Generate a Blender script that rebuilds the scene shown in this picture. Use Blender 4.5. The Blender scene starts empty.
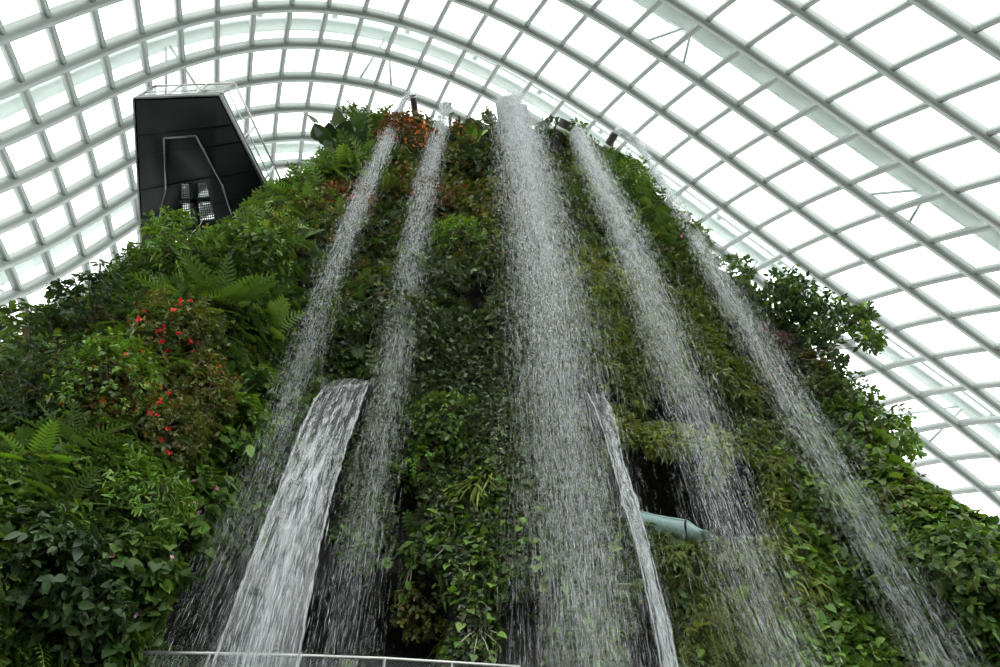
import bpy, math
import numpy as np
from mathutils import Matrix, Vector
from mathutils.bvhtree import BVHTree

rng = np.random.default_rng(7)
SC = bpy.context.scene
COL = SC.collection
EYE = np.array([0.0, 0.0, 1.6])
FOC = 667.0
PITCH, ROLL = math.radians(56.0), math.radians(2.3)
UP = np.array([0, 0, 1.0])

# ------------------------------------------------------------------ camera frame
_f = np.array([0, math.cos(PITCH), math.sin(PITCH)])
_u = np.array([0, -math.sin(PITCH), math.cos(PITCH)])
_r = np.array([1.0, 0, 0])
CR = math.cos(ROLL) * _r - math.sin(ROLL) * _u
CU = math.sin(ROLL) * _r + math.cos(ROLL) * _u
CF = _f


def ray(px, py):
    """Measured direction of a feature of the photograph, from the photographer's eye."""
    d = CR * ((px - 500) / FOC) + CU * ((333.5 - py) / FOC) + CF
    return d / np.linalg.norm(d)


def project(P):
    d = P - EYE
    z = np.maximum(d @ CF, 0.05)
    return 500 + FOC * (d @ CR) / z, 333.5 - FOC * (d @ CU) / z


def at_range(px, py, rho):
    """Point in that direction at a horizontal range rho (m) from the eye."""
    d = ray(px, py)
    return EYE + d * (rho / math.hypot(d[0], d[1]))


def at_height(px, py, z):
    d = ray(px, py)
    return EYE + d * ((z - EYE[2]) / d[2])


def unit(a):
    return a / np.maximum(np.linalg.norm(a, axis=-1, keepdims=True), 1e-9)


# ------------------------------------------------------------------ noise
def _hash(ix, iy, iz, seed):
    h = (ix * 374761393 + iy * 668265263 + iz * 2147483647 + seed * 144665) & 0xFFFFFFFF
    h = ((h ^ (h >> 13)) * 1274126177) & 0xFFFFFFFF
    h = h ^ (h >> 16)
    return (h & 0xFFFF) / 65535.0


def noise(P, scale=1.0, seed=0):
    Q = np.asarray(P) / scale
    I = np.floor(Q).astype(np.int64)
    F = Q - I
    F = F * F * (3 - 2 * F)
    out = 0
    for a in (0, 1):
        for b in (0, 1):
            for c in (0, 1):
                w = (F[..., 0] if a else 1 - F[..., 0]) * (F[..., 1] if b else 1 - F[..., 1]) * (F[..., 2] if c else 1 - F[..., 2])
                out = out + w * _hash(I[..., 0] + a, I[..., 1] + b, I[..., 2] + c, seed)
    return out


def fbm(P, scale, seed=0, octv=3):
    v, amp, tot = 0, 1.0, 0
    for o in range(octv):
        v = v + amp * noise(P, scale / 2 ** o, seed + o * 17)
        tot += amp
        amp *= 0.55
    return v / tot


# ------------------------------------------------------------------ mesh helpers
class MB:
    """Collects vertices and faces; .build links ONE mesh object."""

    def __init__(self):
        self.v, self.q, self.t, self.c, self.n = [], [], [], [], 0
        self.qm, self.tm = [], []
        self.ngons = []

    def add(self, V, quads=None, tris=None, col=None, mat=0):
        V = np.asarray(V, float).reshape(-1, 3)
        self.v.append(V)
        if col is None:
            col = (1, 1, 1)
        col = np.asarray(col, float)
        if col.ndim == 1:
            col = np.tile(col, (len(V), 1))
        self.c.append(col)
        if quads is not None and len(quads):
            q = np.asarray(quads, np.int64).reshape(-1, 4) + self.n
            self.q.append(q)
            self.qm.append(np.full(len(q), mat))
        if tris is not None and len(tris):
            t = np.asarray(tris, np.int64).reshape(-1, 3) + self.n
            self.t.append(t)
            self.tm.append(np.full(len(t), mat))
        self.n += len(V)

    def box(self, c, ex, ey, ez):
        c, ex, ey, ez = (np.asarray(a, float) for a in (c, ex, ey, ez))
        V = [c + sx * ex + sy * ey + sz * ez for sx in (-1, 1) for sy in (-1, 1) for sz in (-1, 1)]
        self.add(V, [(0, 1, 3, 2), (4, 6, 7, 5), (0, 4, 5, 1), (2, 3, 7, 6), (0, 2, 6, 4), (1, 5, 7, 3)])

    def bar(self, a, b, w, h, up=UP):
        """Rectangular bar from a to b, w wide and h high."""
        a, b = np.asarray(a, float), np.asarray(b, float)
        d = unit(b - a)
        s = unit(np.cross(d, up))
        u = np.cross(s, d)
        self.box((a + b) / 2, (b - a) / 2, s * w / 2, u * h / 2)

    def tube(self, pts, r, n=8, cap=True, col=None):
        pts = np.asarray(pts, float)
        r = np.broadcast_to(np.asarray(r, float), (len(pts),))
        T = unit(np.gradient(pts, axis=0))
        ref = np.array([0.31, 0.11, 0.94])
        if abs(T[0] @ ref) > 0.9:
            ref = np.array([1.0, 0.1, 0])
        S = unit(np.cross(T, ref))
        B = np.cross(S, T)
        a = np.linspace(0, 2 * math.pi, n, endpoint=False)
        V = pts[:, None] + r[:, None, None] * (np.cos(a)[None, :, None] * S[:, None] + np.sin(a)[None, :, None] * B[:, None])
        m = len(pts)
        q = [(i * n + k, i * n + (k + 1) % n, (i + 1) * n + (k + 1) % n, (i + 1) * n + k) for i in range(m - 1) for k in range(n)]
        V = V.reshape(-1, 3)
        t = []
        if cap:
            V = np.concatenate([V, pts[:1], pts[-1:]])
            t = [(m * n, (k + 1) % n, k) for k in range(n)] + [(m * n + 1, (m - 1) * n + k, (m - 1) * n + (k + 1) % n) for k in range(n)]
        self.add(V, q, t, col)

    def build(self, name, mats, parent=None, origin=None, smooth=False):
        V = np.concatenate(self.v)
        C = np.concatenate(self.c)
        if origin is not None:
            V = V - np.asarray(origin)
        q = np.concatenate(self.q) if self.q else np.zeros((0, 4), np.int64)
        t = np.concatenate(self.t) if self.t else np.zeros((0, 3), np.int64)
        me = bpy.data.meshes.new(name)
        me.vertices.add(len(V))
        me.vertices.foreach_set('co', V.astype(np.float32).ravel())
        nl = len(q) * 4 + len(t) * 3
        me.loops.add(nl)
        me.loops.foreach_set('vertex_index', np.concatenate([q.ravel(), t.ravel()]).astype(np.int32))
        me.polygons.add(len(q) + len(t))
        st = np.concatenate([np.arange(len(q)) * 4, len(q) * 4 + np.arange(len(t)) * 3])
        me.polygons.foreach_set('loop_start', st.astype(np.int32))
        mats = mats if isinstance(mats, (list, tuple)) else [mats]
        for m in mats:
            me.materials.append(m)
        if len(mats) > 1:
            mi = np.concatenate(self.qm + self.tm)
            me.polygons.foreach_set('material_index', mi.astype(np.int32))
        if smooth:
            me.polygons.foreach_set('use_smooth', np.ones(len(q) + len(t), bool))
        a = me.attributes.new('tint', 'FLOAT_COLOR', 'POINT')
        a.data.foreach_set('color', np.concatenate([C, np.ones((len(C), 1))], 1).astype(np.float32).ravel())
        me.update(calc_edges=True)
        me.validate()
        o = bpy.data.objects.new(name, me)
        COL.objects.link(o)
        if parent is not None:
            o.parent = parent
        elif origin is not None:
            o.location = origin
        return o


def tag(o, label=None, cat=None, group=None, kind=None):
    if label:
        o['label'] = label
    if cat:
        o['category'] = cat
    if group:
        o['group'] = group
    if kind:
        o['kind'] = kind
    return o


def thing(name, loc, label, cat, group=None):
    o = bpy.data.objects.new(name, None)
    o.empty_display_size = 0.2
    o.location = loc
    COL.objects.link(o)
    return tag(o, label, cat, group)


# ------------------------------------------------------------------ materials
def new_mat(name):
    m = bpy.data.materials.new(name)
    m.use_nodes = True
    nt = m.node_tree
    nt.nodes.clear()
    return m, nt.nodes, nt.links


def principled(name, col, rough=0.5, metal=0.0, spec=0.5, bump=None, vary=None):
    m, N, L = new_mat(name)
    out = N.new('ShaderNodeOutputMaterial')
    p = N.new('ShaderNodeBsdfPrincipled')
    p.inputs['Base Color'].default_value = (*col, 1)
    p.inputs['Roughness'].default_value = rough
    p.inputs['Metallic'].default_value = metal
    p.inputs['Specular IOR Level'].default_value = spec
    L.new(p.outputs[0], out.inputs[0])
    tc = N.new('ShaderNodeTexCoord')
    if vary:
        nz = N.new('ShaderNodeTexNoise')
        nz.inputs['Scale'].default_value = vary[0]
        nz.inputs['Detail'].default_value = 6
        L.new(tc.outputs['Object'], nz.inputs['Vector'])
        rp = N.new('ShaderNodeValToRGB')
        rp.color_ramp.elements[0].position = 0.35
        rp.color_ramp.elements[0].color = (*col, 1)
        rp.color_ramp.elements[1].position = 0.68
        rp.color_ramp.elements[1].color = (*vary[1], 1)
        L.new(nz.outputs['Fac'], rp.inputs[0])
        L.new(rp.outputs[0], p.inputs['Base Color'])
    if bump:
        nb = N.new('ShaderNodeTexNoise')
        nb.inputs['Scale'].default_value = bump[0]
        nb.inputs['Detail'].default_value = 8
        L.new(tc.outputs['Object'], nb.inputs['Vector'])
        b = N.new('ShaderNodeBump')
        b.inputs['Strength'].default_value = bump[1]
        b.inputs['Distance'].default_value = bump[2]
        L.new(nb.outputs['Fac'], b.inputs['Height'])
        L.new(b.outputs[0], p.inputs['Normal'])
    return m


def leaf_material(name, rough=0.45, spec=0.4, trans=0.28):
    m, N, L = new_mat(name)
    out = N.new('ShaderNodeOutputMaterial')
    at = N.new('ShaderNodeAttribute')
    at.attribute_name = 'tint'
    p = N.new('ShaderNodeBsdfPrincipled')
    p.inputs['Roughness'].default_value = rough
    p.inputs['Specular IOR Level'].default_value = spec
    L.new(at.outputs['Color'], p.inputs['Base Color'])
    tr = N.new('ShaderNodeBsdfTranslucent')
    hs = N.new('ShaderNodeHueSaturation')
    hs.inputs['Hue'].default_value = 0.485
    hs.inputs['Saturation'].default_value = 1.15
    hs.inputs['Value'].default_value = 1.5
    L.new(at.outputs['Color'], hs.inputs['Color'])
    L.new(hs.outputs[0], tr.inputs['Color'])
    mx = N.new('ShaderNodeMixShader')
    mx.inputs[0].default_value = trans
    L.new(p.outputs[0], mx.inputs[1])
    L.new(tr.outputs[0], mx.inputs[2])
    L.new(mx.outputs[0], out.inputs[0])
    return m


def glass_material(name, tint=(0.97, 0.99, 0.98), gloss=0.06):
    m, N, L = new_mat(name)
    out = N.new('ShaderNodeOutputMaterial')
    t = N.new('ShaderNodeBsdfTransparent')
    t.inputs['Color'].default_value = (*tint, 1)
    g = N.new('ShaderNodeBsdfGlossy')
    g.inputs['Roughness'].default_value = 0.03
    g.inputs['Color'].default_value = (0.9, 0.95, 0.94, 1)
    lw = N.new('ShaderNodeLayerWeight')
    lw.inputs['Blend'].default_value = 0.15
    mt = N.new('ShaderNodeMath')
    mt.operation = 'MULTIPLY'
    mt.inputs[1].default_value = gloss / 0.15
    L.new(lw.outputs['Fresnel'], mt.inputs[0])
    mx = N.new('ShaderNodeMixShader')
    L.new(mt.outputs[0], mx.inputs[0])
    L.new(t.outputs[0], mx.inputs[1])
    L.new(g.outputs[0], mx.inputs[2])
    L.new(mx.outputs[0], out.inputs[0])
    return m


def water_material(name, alpha, col=(0.93, 0.96, 0.97)):
    """Aerated water: white scattering drops that let part of the light through."""
    m, N, L = new_mat(name)
    out = N.new('ShaderNodeOutputMaterial')
    d = N.new('ShaderNodeBsdfDiffuse')
    d.inputs['Color'].default_value = (*col, 1)
    tl = N.new('ShaderNodeBsdfTranslucent')
    tl.inputs['Color'].default_value = (*col, 1)
    g = N.new('ShaderNodeBsdfGlossy')
    g.inputs['Roughness'].default_value = 0.15
    a = N.new('ShaderNodeMixShader')
    a.inputs[0].default_value = 0.5
    L.new(d.outputs[0], a.inputs[1])
    L.new(tl.outputs[0], a.inputs[2])
    b = N.new('ShaderNodeMixShader')
    b.inputs[0].default_value = 0.12
    L.new(a.outputs[0], b.inputs[1])
    L.new(g.outputs[0], b.inputs[2])
    t = N.new('ShaderNodeBsdfTransparent')
    mx = N.new('ShaderNodeMixShader')
    mx.inputs[0].default_value = alpha
    L.new(t.outputs[0], mx.inputs[1])
    L.new(b.outputs[0], mx.inputs[2])
    L.new(mx.outputs[0], out.inputs[0])
    return m


def sheet_material(name):
    """Clear falling sheet: mostly transparent, with ripples and foam streaks that thicken as it falls (tint.r = 0..1 along the fall, tint.g across)."""
    m, N, L = new_mat(name)
    out = N.new('ShaderNodeOutputMaterial')
    at = N.new('ShaderNodeAttribute')
    at.attribute_name = 'tint'
    sp = N.new('ShaderNodeSeparateColor')
    L.new(at.outputs['Color'], sp.inputs[0])
    cb = N.new('ShaderNodeCombineXYZ')
    mu = N.new('ShaderNodeMath'); mu.operation = 'MULTIPLY'; mu.inputs[1].default_value = 9
    mv = N.new('ShaderNodeMath'); mv.operation = 'MULTIPLY'; mv.inputs[1].default_value = 13
    L.new(sp.outputs[1], mu.inputs[0]); L.new(sp.outputs[0], mv.inputs[0])
    L.new(mu.outputs[0], cb.inputs[0]); L.new(mv.outputs[0], cb.inputs[1])
    nz = N.new('ShaderNodeTexNoise')
    nz.inputs['Scale'].default_value = 1.0
    nz.inputs['Detail'].default_value = 4
    nz.inputs['Roughness'].default_value = 0.6
    L.new(cb.outputs[0], nz.inputs['Vector'])
    ad = N.new('ShaderNodeMath'); ad.operation = 'MULTIPLY_ADD'
    ad.inputs[1].default_value = 0.2
    L.new(sp.outputs[0], ad.inputs[0]); L.new(nz.outputs['Fac'], ad.inputs[2])
    rp = N.new('ShaderNodeValToRGB')
    rp.color_ramp.elements[0].position = 0.5
    rp.color_ramp.elements[0].color = (0.07, 0.07, 0.07, 1)
    rp.color_ramp.elements[1].position = 0.74
    rp.color_ramp.elements[1].color = (0.52, 0.52, 0.52, 1)
    L.new(ad.outputs[0], rp.inputs[0])
    fade = N.new('ShaderNodeMath'); fade.operation = 'MULTIPLY'
    L.new(rp.outputs[0], fade.inputs[0]); L.new(sp.outputs[2], fade.inputs[1])
    d = N.new('ShaderNodeBsdfDiffuse'); d.inputs['Color'].default_value = (0.85, 0.9, 0.92, 1)
    tl = N.new('ShaderNodeBsdfTranslucent'); tl.inputs['Color'].default_value = (0.85, 0.9, 0.92, 1)
    g = N.new('ShaderNodeBsdfGlossy'); g.inputs['Roughness'].default_value = 0.12
    a = N.new('ShaderNodeMixShader'); a.inputs[0].default_value = 0.5
    L.new(d.outputs[0], a.inputs[1]); L.new(tl.outputs[0], a.inputs[2])
    b = N.new('ShaderNodeMixShader'); b.inputs[0].default_value = 0.3
    L.new(a.outputs[0], b.inputs[1]); L.new(g.outputs[0], b.inputs[2])
    bp = N.new('ShaderNodeBump'); bp.inputs['Strength'].default_value = 0.5; bp.inputs['Distance'].default_value = 0.1
    L.new(nz.outputs['Fac'], bp.inputs['Height'])
    L.new(bp.outputs[0], g.inputs['Normal'])
    t = N.new('ShaderNodeBsdfTransparent'); t.inputs['Color'].default_value = (0.96, 0.98, 0.98, 1)
    mx = N.new('ShaderNodeMixShader')
    L.new(fade.outputs[0], mx.inputs[0]); L.new(t.outputs[0], mx.inputs[1]); L.new(b.outputs[0], mx.inputs[2])
    L.new(mx.outputs[0], out.inputs[0])
    return m


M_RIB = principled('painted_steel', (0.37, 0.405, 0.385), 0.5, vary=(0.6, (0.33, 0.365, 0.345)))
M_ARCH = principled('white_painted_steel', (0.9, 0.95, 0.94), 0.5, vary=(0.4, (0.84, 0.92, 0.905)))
M_GLASS = glass_material('roof_glass')
M_RAILGLASS = glass_material('rail_glass', (0.9, 0.95, 0.94), 0.1)
M_FROST = principled('mottled_glass_floor', (0.5, 0.55, 0.55), 0.3)
M_ROCK = principled('wet_rock', (0.018, 0.019, 0.018), 0.75, bump=(3.0, 0.8, 0.2), vary=(1.5, (0.035, 0.034, 0.03)))
M_MAT = principled('mossy_root_mat', (0.03, 0.045, 0.015), 0.9, bump=(14, 0.8, 0.06), vary=(9, (0.055, 0.075, 0.022)))
M_FLOOR = principled('dark_paving', (0.09, 0.09, 0.085), 0.7, vary=(0.8, (0.12, 0.12, 0.11)))
M_BLACK = principled('black_cladding', (0.006, 0.010, 0.010), 0.5, spec=0.12, vary=(0.9, (0.009, 0.014, 0.014)))
M_TRIM = principled('dull_metal_trim', (0.13, 0.14, 0.14), 0.4, 0.6)
M_STEEL = principled('stainless_rail', (0.5, 0.5, 0.48), 0.35, 0.7)
M_PIPE = principled('dark_pipe', (0.035, 0.03, 0.025), 0.4, vary=(6, (0.055, 0.045, 0.035)))
M_BAND = principled('pale_band', (0.55, 0.55, 0.52), 0.4)
M_BARK = principled('bark', (0.05, 0.035, 0.022), 0.8, vary=(12, (0.09, 0.065, 0.04)))
M_VINE = principled('dry_vine', (0.2, 0.22, 0.13), 0.7, vary=(8, (0.3, 0.3, 0.2)))
M_CANVAS = principled('grey_green_panel', (0.2, 0.29, 0.27), 0.45, vary=(1.4, (0.15, 0.23, 0.215)))
M_LEAF = leaf_material('leaf', 0.5, 0.3)
M_GLOSSY = leaf_material('glossy_leaf', 0.4, 0.36, 0.2)
M_PETAL = leaf_material('petal', 0.6, 0.2, 0.35)
M_DROP = water_material('aerated_water', 0.45)
M_MIST = water_material('fine_spray', 0.1)
M_SHEET = sheet_material('falling_sheet')

# ------------------------------------------------------------------ dome (gridshell measured from the photograph, on one smooth ellipsoid)
DOME_C = np.array([[0.0648073, 0.2229339, 0.972565], [0.674377, 0.3651526, -0.126191], [-0.054531, 0.1856384, -0.337219], [-0.074446, -0.2930955, -0.0137711], [0.0159147, -0.037465, 0.030953], [0.0135855, 0.1189611, 0.0195608], [-0.1649586, 0.1916792, -0.0322316], [-0.161019, -0.0506531, 0.0828563], [0.0733225, 0.0223948, 0.0923924], [0.0086003, -0.0226958, -0.0019077], [-0.0267654, -0.0472581, -0.0102781], [0.0555822, -0.0216011, -0.024017], [0.044657, 0.0469965, -0.0251323], [-0.0257303, 0.001556, -0.039481], [-0.010638, -0.0225525, -0.0268387], [-0.0031122, 0.0139978, 0.0232107], [0.0157261, 0.0078224, 0.0276768], [0.0203317, -0.0002219, -0.0008257]])
DOME_P = [19.087933, 48.405589, -3.514693, 3.483674, 4.321944, 4.20093, -0.061571, 0.017437, -0.631519]


def dome_dirs(i, j):
    t = (i - 3) / 5.0
    u = (j + 2) / 15.0
    cols = [t ** a * u ** b for a in range(4) for b in range(6) if a + b <= 5]
    return unit(np.stack(cols, -1) @ DOME_C)


def dome_frame():
    p = DOME_P
    a, b, g = p[6:9]
    Rz = np.array([[math.cos(a), -math.sin(a), 0], [math.sin(a), math.cos(a), 0], [0, 0, 1]])
    Rx = np.array([[1, 0, 0], [0, math.cos(b), -math.sin(b)], [0, math.sin(b), math.cos(b)]])
    Ry = np.array([[math.cos(g), 0, math.sin(g)], [0, 1, 0], [-math.sin(g), 0, math.cos(g)]])
    return np.array(p[:3]), np.diag(1 / np.exp(np.array(p[3:6]))) @ (Rz @ Rx @ Ry).T


DC, DM = dome_frame()


def dome_at(i, j):
    i, j = np.broadcast_arrays(np.asarray(i, float), np.asarray(j, float))
    D = dome_dirs(i, j)
    d = D @ DM.T
    o = DM @ (EYE - DC)
    A = (d * d).sum(-1)
    B = d @ o
    s = (-B + np.sqrt(np.maximum(B * B - A * (o @ o - 1), 1e-6))) / A
    P = EYE + s[..., None] * D
    n = unit(((P - DC) @ DM.T) @ DM)
    return P, n


def rib_strip(P, n, w, depth, drop=0.0):
    """Box-section beam along P, its outer face at the glass (minus drop), depth measured inwards."""
    T = unit(np.gradient(P, axis=0))
    S = unit(np.cross(T, n))
    m = len(P)
    top = P - n * drop
    bot = P - n * (drop + depth)
    V = np.stack([top - S * w / 2, top + S * w / 2, bot + S * w / 2, bot - S * w / 2], 1).reshape(-1, 3)
    q = [(a * 4 + k, a * 4 + (k + 1) % 4, a * 4 + 4 + (k + 1) % 4, a * 4 + 4 + k) for a in range(m - 1) for k in range(4)]
    q += [(3, 2, 1, 0), (m * 4 - 4, m * 4 - 3, m * 4 - 2, m * 4 - 1)]
    return V, q


I0, I1, J0, J1 = -4, 13, -20, 16
ceil_root = bpy.data.objects.new('ceiling', None)
COL.objects.link(ceil_root)
ceil_root['kind'] = 'structure'
jj = np.arange(J0, J1 + 0.01, 0.5)
ii = np.arange(I0, I1 + 0.01, 0.5)
for i in range(I0, I1 + 1):
    P, n = dome_at(i, jj)
    b = MB()
    b.add(*rib_strip(P, n, 0.30, 0.62))
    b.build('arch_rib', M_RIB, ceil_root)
for j in range(J0, J1 + 1):
    P, n = dome_at(ii, j)
    b = MB()
    b.add(*rib_strip(P, n, 0.2, 0.46, 0.03))
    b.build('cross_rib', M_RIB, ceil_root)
for i in range(I0, I1):
    A, na = dome_at(i, jj)
    B, nb = dome_at(i + 1, jj)
    b = MB()
    V = np.concatenate([A + na * 0.03, B + nb * 0.03])
    m = len(jj)
    b.add(V, [(k, k + 1, m + k + 1, m + k) for k in range(m - 1)])
    b.build('glazing', M_GLASS, ceil_root, smooth=True)

# outer arches above the glass: two chords, plates and V struts
ARCH_LABEL = {-4: 'pale outer steel arch beyond the glass roof, nearest overhead',
              0: 'pale outer steel arch seen through the glass across the upper right',
              4: 'pale outer steel arch seen through the glass just above the mountain top',
              8: 'pale outer steel arch seen through the glass low at the left edge'}
for i, io, o1 in ((0, 0.42, 0.9), (4, 4.0, 1.7), (8, 8.0, 1.7)):
    P, n = dome_at(io, np.arange(J0, J1 + 0.01, 0.25))
    th = thing('outer_arch', P[0], ARCH_LABEL[i], 'steel arch', 'outer arches above the glass roof')
    T = unit(np.gradient(P, axis=0))
    S = unit(np.cross(T, n))
    for name, off, side, w, dpt in (('chord', o1, 0.0, 0.7, 0.4), ('flange', o1 + .1, 0.62, 0.16, 0.2), ('flange', o1 + .1, -0.62, 0.16, 0.2)):
        b = MB()
        b.add(*rib_strip(P + n * off + S * side, n, w, dpt))
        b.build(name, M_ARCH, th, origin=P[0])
    for k in range(2, len(P) - 2, 8):
        b = MB()
        b.bar(P[k] + n[k] * o1 - S[k] * .7, P[k] + n[k] * o1 + S[k] * .7, .3, .25)
        b.build('tie_plate', M_ARCH, th, origin=P[0])
    for k in range(8, len(P) - 8, 24):
        b = MB()
        for dk in (-2, 2):
            Q, nq = dome_at(i + 1.0, np.array([J0 + (k + dk) * 0.25]))
            b.tube([P[k] + n[k] * (o1 - .2), Q[0] + nq[0] * 0.05], 0.09, 5)
        b.build('strut', M_ARCH, th, origin=P[0])

# ------------------------------------------------------------------ ground
b = MB()
a = np.linspace(0, 2 * math.pi, 64, endpoint=False)
V = np.concatenate([[[0, 10, 0]], np.stack([70 * np.cos(a), 10 + 70 * np.sin(a), 0 * a], 1)])
b.add(V, tris=[(0, 1 + k, 1 + (k + 1) % 64) for k in range(64)])
o = b.build('floor', M_FLOOR)
o['kind'] = 'structure'


# ------------------------------------------------------------------ the mountain
def azel(px, py):
    d = ray(px, py)
    return math.degrees(math.atan2(d[0], d[1])), d[2] / math.hypot(d[0], d[1])


LEFT = [(345, 158, 11.6), (300, 196, 12.4), (222, 254, 13.2), (135, 284, 12.8), (60, 334, 12.0), (0, 374, 11.2), (-90, 445, 10.2), (-200, 580, 9.5)]
RIGHT = [(600, 150, 12.0), (640, 192, 12.8), (690, 245, 13.2), (755, 310, 13.5), (822, 380, 13.6), (872, 450, 13.6), (990, 545, 13.6), (1120, 640, 13.2)]


def edge(lst):
    out = []
    for px, py, d in lst:
        az, tn = azel(px, py)
        out.append((1.6 + d * tn, az, d))
    out.sort()
    return np.array(out)


EL, ER = edge(LEFT), edge(RIGHT)
RZ = np.array([0, 5, 10, 16, 24, 33.0])
RA = np.array([-62, -50, -43.5, -36.5, -31, -12, 0, 12, 22, 34, 50.0])
RT = np.array([
    [7.0, 6.6, 6.6, 7.6, 9.7, 10.0, 10.0, 10.3, 10.9, 12.5, 12.4],
    [7.6, 7.0, 7.0, 7.9, 9.7, 9.8, 9.7, 10.2, 10.9, 12.6, 12.8],
    [9.6, 9.0, 8.7, 8.9, 9.6, 9.6, 9.4, 10.0, 10.8, 12.7, 13.3],
    [11.2, 10.8, 9.9, 9.5, 9.6, 9.5, 9.3, 9.9, 10.7, 12.7, 13.4],
    [13.0, 12.5, 11.5, 10.2, 9.8, 9.5, 9.3, 9.8, 10.7, 12.8, 13.6],
    [13.4, 13.0, 12.2, 10.8, 10.0, 9.6, 9.4, 9.8, 10.9, 13.0, 13.8]])


def rho0(az, z):
    z = np.clip(z, 0, 33)
    zi = np.clip(np.searchsorted(RZ, z) - 1, 0, len(RZ) - 2)
    tz = (z - RZ[zi]) / (RZ[zi + 1] - RZ[zi])
    tz = tz * tz * (3 - 2 * tz)
    a = np.clip(az, RA[0], RA[-1])
    ai = np.clip(np.searchsorted(RA, a) - 1, 0, len(RA) - 2)
    ta = (a - RA[ai]) / (RA[ai + 1] - RA[ai])
    ta = ta * ta * (3 - 2 * ta)
    f = lambda k: RT[zi + k, ai] * (1 - ta) + RT[zi + k, ai + 1] * ta
    return f(0) * (1 - tz) + f(1) * tz


# dark openings in the rock: (px, py, half width px, half height px, depth m, tilt deg)
CAVES = [(695, 490, 92, 46, 3.0, 12), (655, 410, 78, 15, 1.8, 12), (270, 620, 95, 75, 3.0, -62), (215, 612, 75, 48, 2.6, -40), (395, 622, 58, 62, 2.4, 0),
         (405, 505, 22, 46, 1.2, 10), (478, 296, 16, 18, 0.9, 0), (300, 530, 40, 70, 1.4, 20), (520, 640, 30, 60, 0.9, 0), (650, 640, 26, 50, 1.0, 0)]


def cave_depth(x, y):
    d = np.zeros_like(x)
    for cx, cy, hw, hh, dep, tilt in CAVES:
        c, s = math.cos(math.radians(tilt)), math.sin(math.radians(tilt))
        u = ((x - cx) * c + (y - cy) * s) / hw
        v = (-(x - cx) * s + (y - cy) * c) / hh
        r = np.maximum(np.hypot(u, v) + 0.25 * (noise(np.stack([x, y, 0 * x], -1), 26, 5) - .5), 0)
        d = np.maximum(d, dep * np.clip((1.12 - r) / 0.3, 0, 1))
    return d


NF, NBK, NZ = 240, 26, 300
ZT = 32.3
zz = np.linspace(-0.1, ZT, NZ)
fu = np.linspace(0, 1, NF)
rows = []
for z in zz:
    azl, dl = np.interp(z, EL[:, 0], EL[:, 1]), np.interp(z, EL[:, 0], EL[:, 2])
    azr, dr = np.interp(z, ER[:, 0], ER[:, 1]), np.interp(z, ER[:, 0], ER[:, 2])
    az = azl + (azr - azl) * fu
    r = rho0(az, np.full(NF, z))
    wl = np.clip(1 - (az - azl) / 9.0, 0, 1) ** 2
    wr = np.clip(1 - (azr - az) / 7.0, 0, 1) ** 2
    r = r * (1 - wl) + dl * wl
    r = r * (1 - wr) + dr * wr
    ar = np.radians(az)
    front = np.stack([r * np.sin(ar), r * np.cos(ar), np.full(NF, z)], -1)
    Lp, Rp = front[0], front[-1]
    a1, a2 = math.radians(azr - 7), math.radians(azl + 7)
    ctl = np.array([Rp, Rp + 5 * np.array([math.sin(a1), math.cos(a1), 0]), [7.0, 27, z], [0, 29, z], [-8.0, 27, z],
                    Lp + 5 * np.array([math.sin(a2), math.cos(a2), 0]), Lp])
    tt = np.linspace(0, 6, NBK + 2)[1:-1]
    k = np.minimum(tt.astype(int), 5)
    fr = (tt - k)[:, None]
    back = ctl[k] * (1 - fr) + ctl[k + 1] * fr
    rows.append(np.concatenate([front, back]))
S0 = np.array(rows)                                   # (NZ, NF+NBK, 3)


def grid_normals(G):
    du = np.roll(G, -1, 1) - np.roll(G, 1, 1)
    dv = np.gradient(G, axis=0)
    return unit(np.cross(du, dv))


nrm = grid_normals(S0)
nrm[..., 2] *= 0.3
nrm = unit(nrm)
px, py = project(S0)
isf = np.zeros(S0.shape[:2])
isf[:, :NF] = 1
bill = 1 - np.abs(2 * fbm(S0 * [1, 1, 0.8], 2.2, 3, 2) - 1) * 1.6
lump = 0.95 * (fbm(S0, 3.2, 11, 3) - 0.5) + 0.55 * (bill - 0.6) + 0.35 * (fbm(S0, 0.7, 23, 2) - 0.5)
cav = cave_depth(px, py) * isf
G = S0 + nrm * (lump * np.where(cav > 0.2, 0.5, 1))[..., None]
hz = unit((S0 - EYE) * [1, 1, 0])
G = G + hz * cav[..., None]
# rounded top
cen = np.array([0.3, 19.0])
caps = []
for k, (sc, dz) in enumerate([(0.97, 0.12), (0.9, 0.3), (0.75, 0.45), (0.5, 0.55), (0.25, 0.6)]):
    ringk = G[-1].copy()
    ringk[:, :2] = cen + (ringk[:, :2] - cen) * sc
    ringk[:, 2] += dz + 0.5 * (fbm(ringk, 1.6, 31, 2) - 0.5)
    caps.append(ringk)
G = np.concatenate([G, np.array(caps)])
NR, NC = G.shape[:2]
NRM = grid_normals(G)
idx = np.arange(NR * NC).reshape(NR, NC)
quads = np.stack([idx[:-1], np.roll(idx[:-1], -1, 1), np.roll(idx[1:], -1, 1), idx[1:]], -1).reshape(-1, 4)
b = MB()
top = np.array([[cen[0], cen[1], G[-1, :, 2].mean() + 0.05]])
b.add(np.concatenate([G.reshape(-1, 3), top]), quads, [(idx[-1, k], idx[-1, (k + 1) % NC], NR * NC) for k in range(NC)])
mount = b.build('mountain', M_ROCK, smooth=True)
tag(mount, 'tall dark rock mountain under the glass dome, clad in greenery and waterfalls', 'mountain')
tree = BVHTree.FromPolygons([tuple(v) for v in G.reshape(-1, 3)], [tuple(int(x) for x in q) for q in quads])


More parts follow.
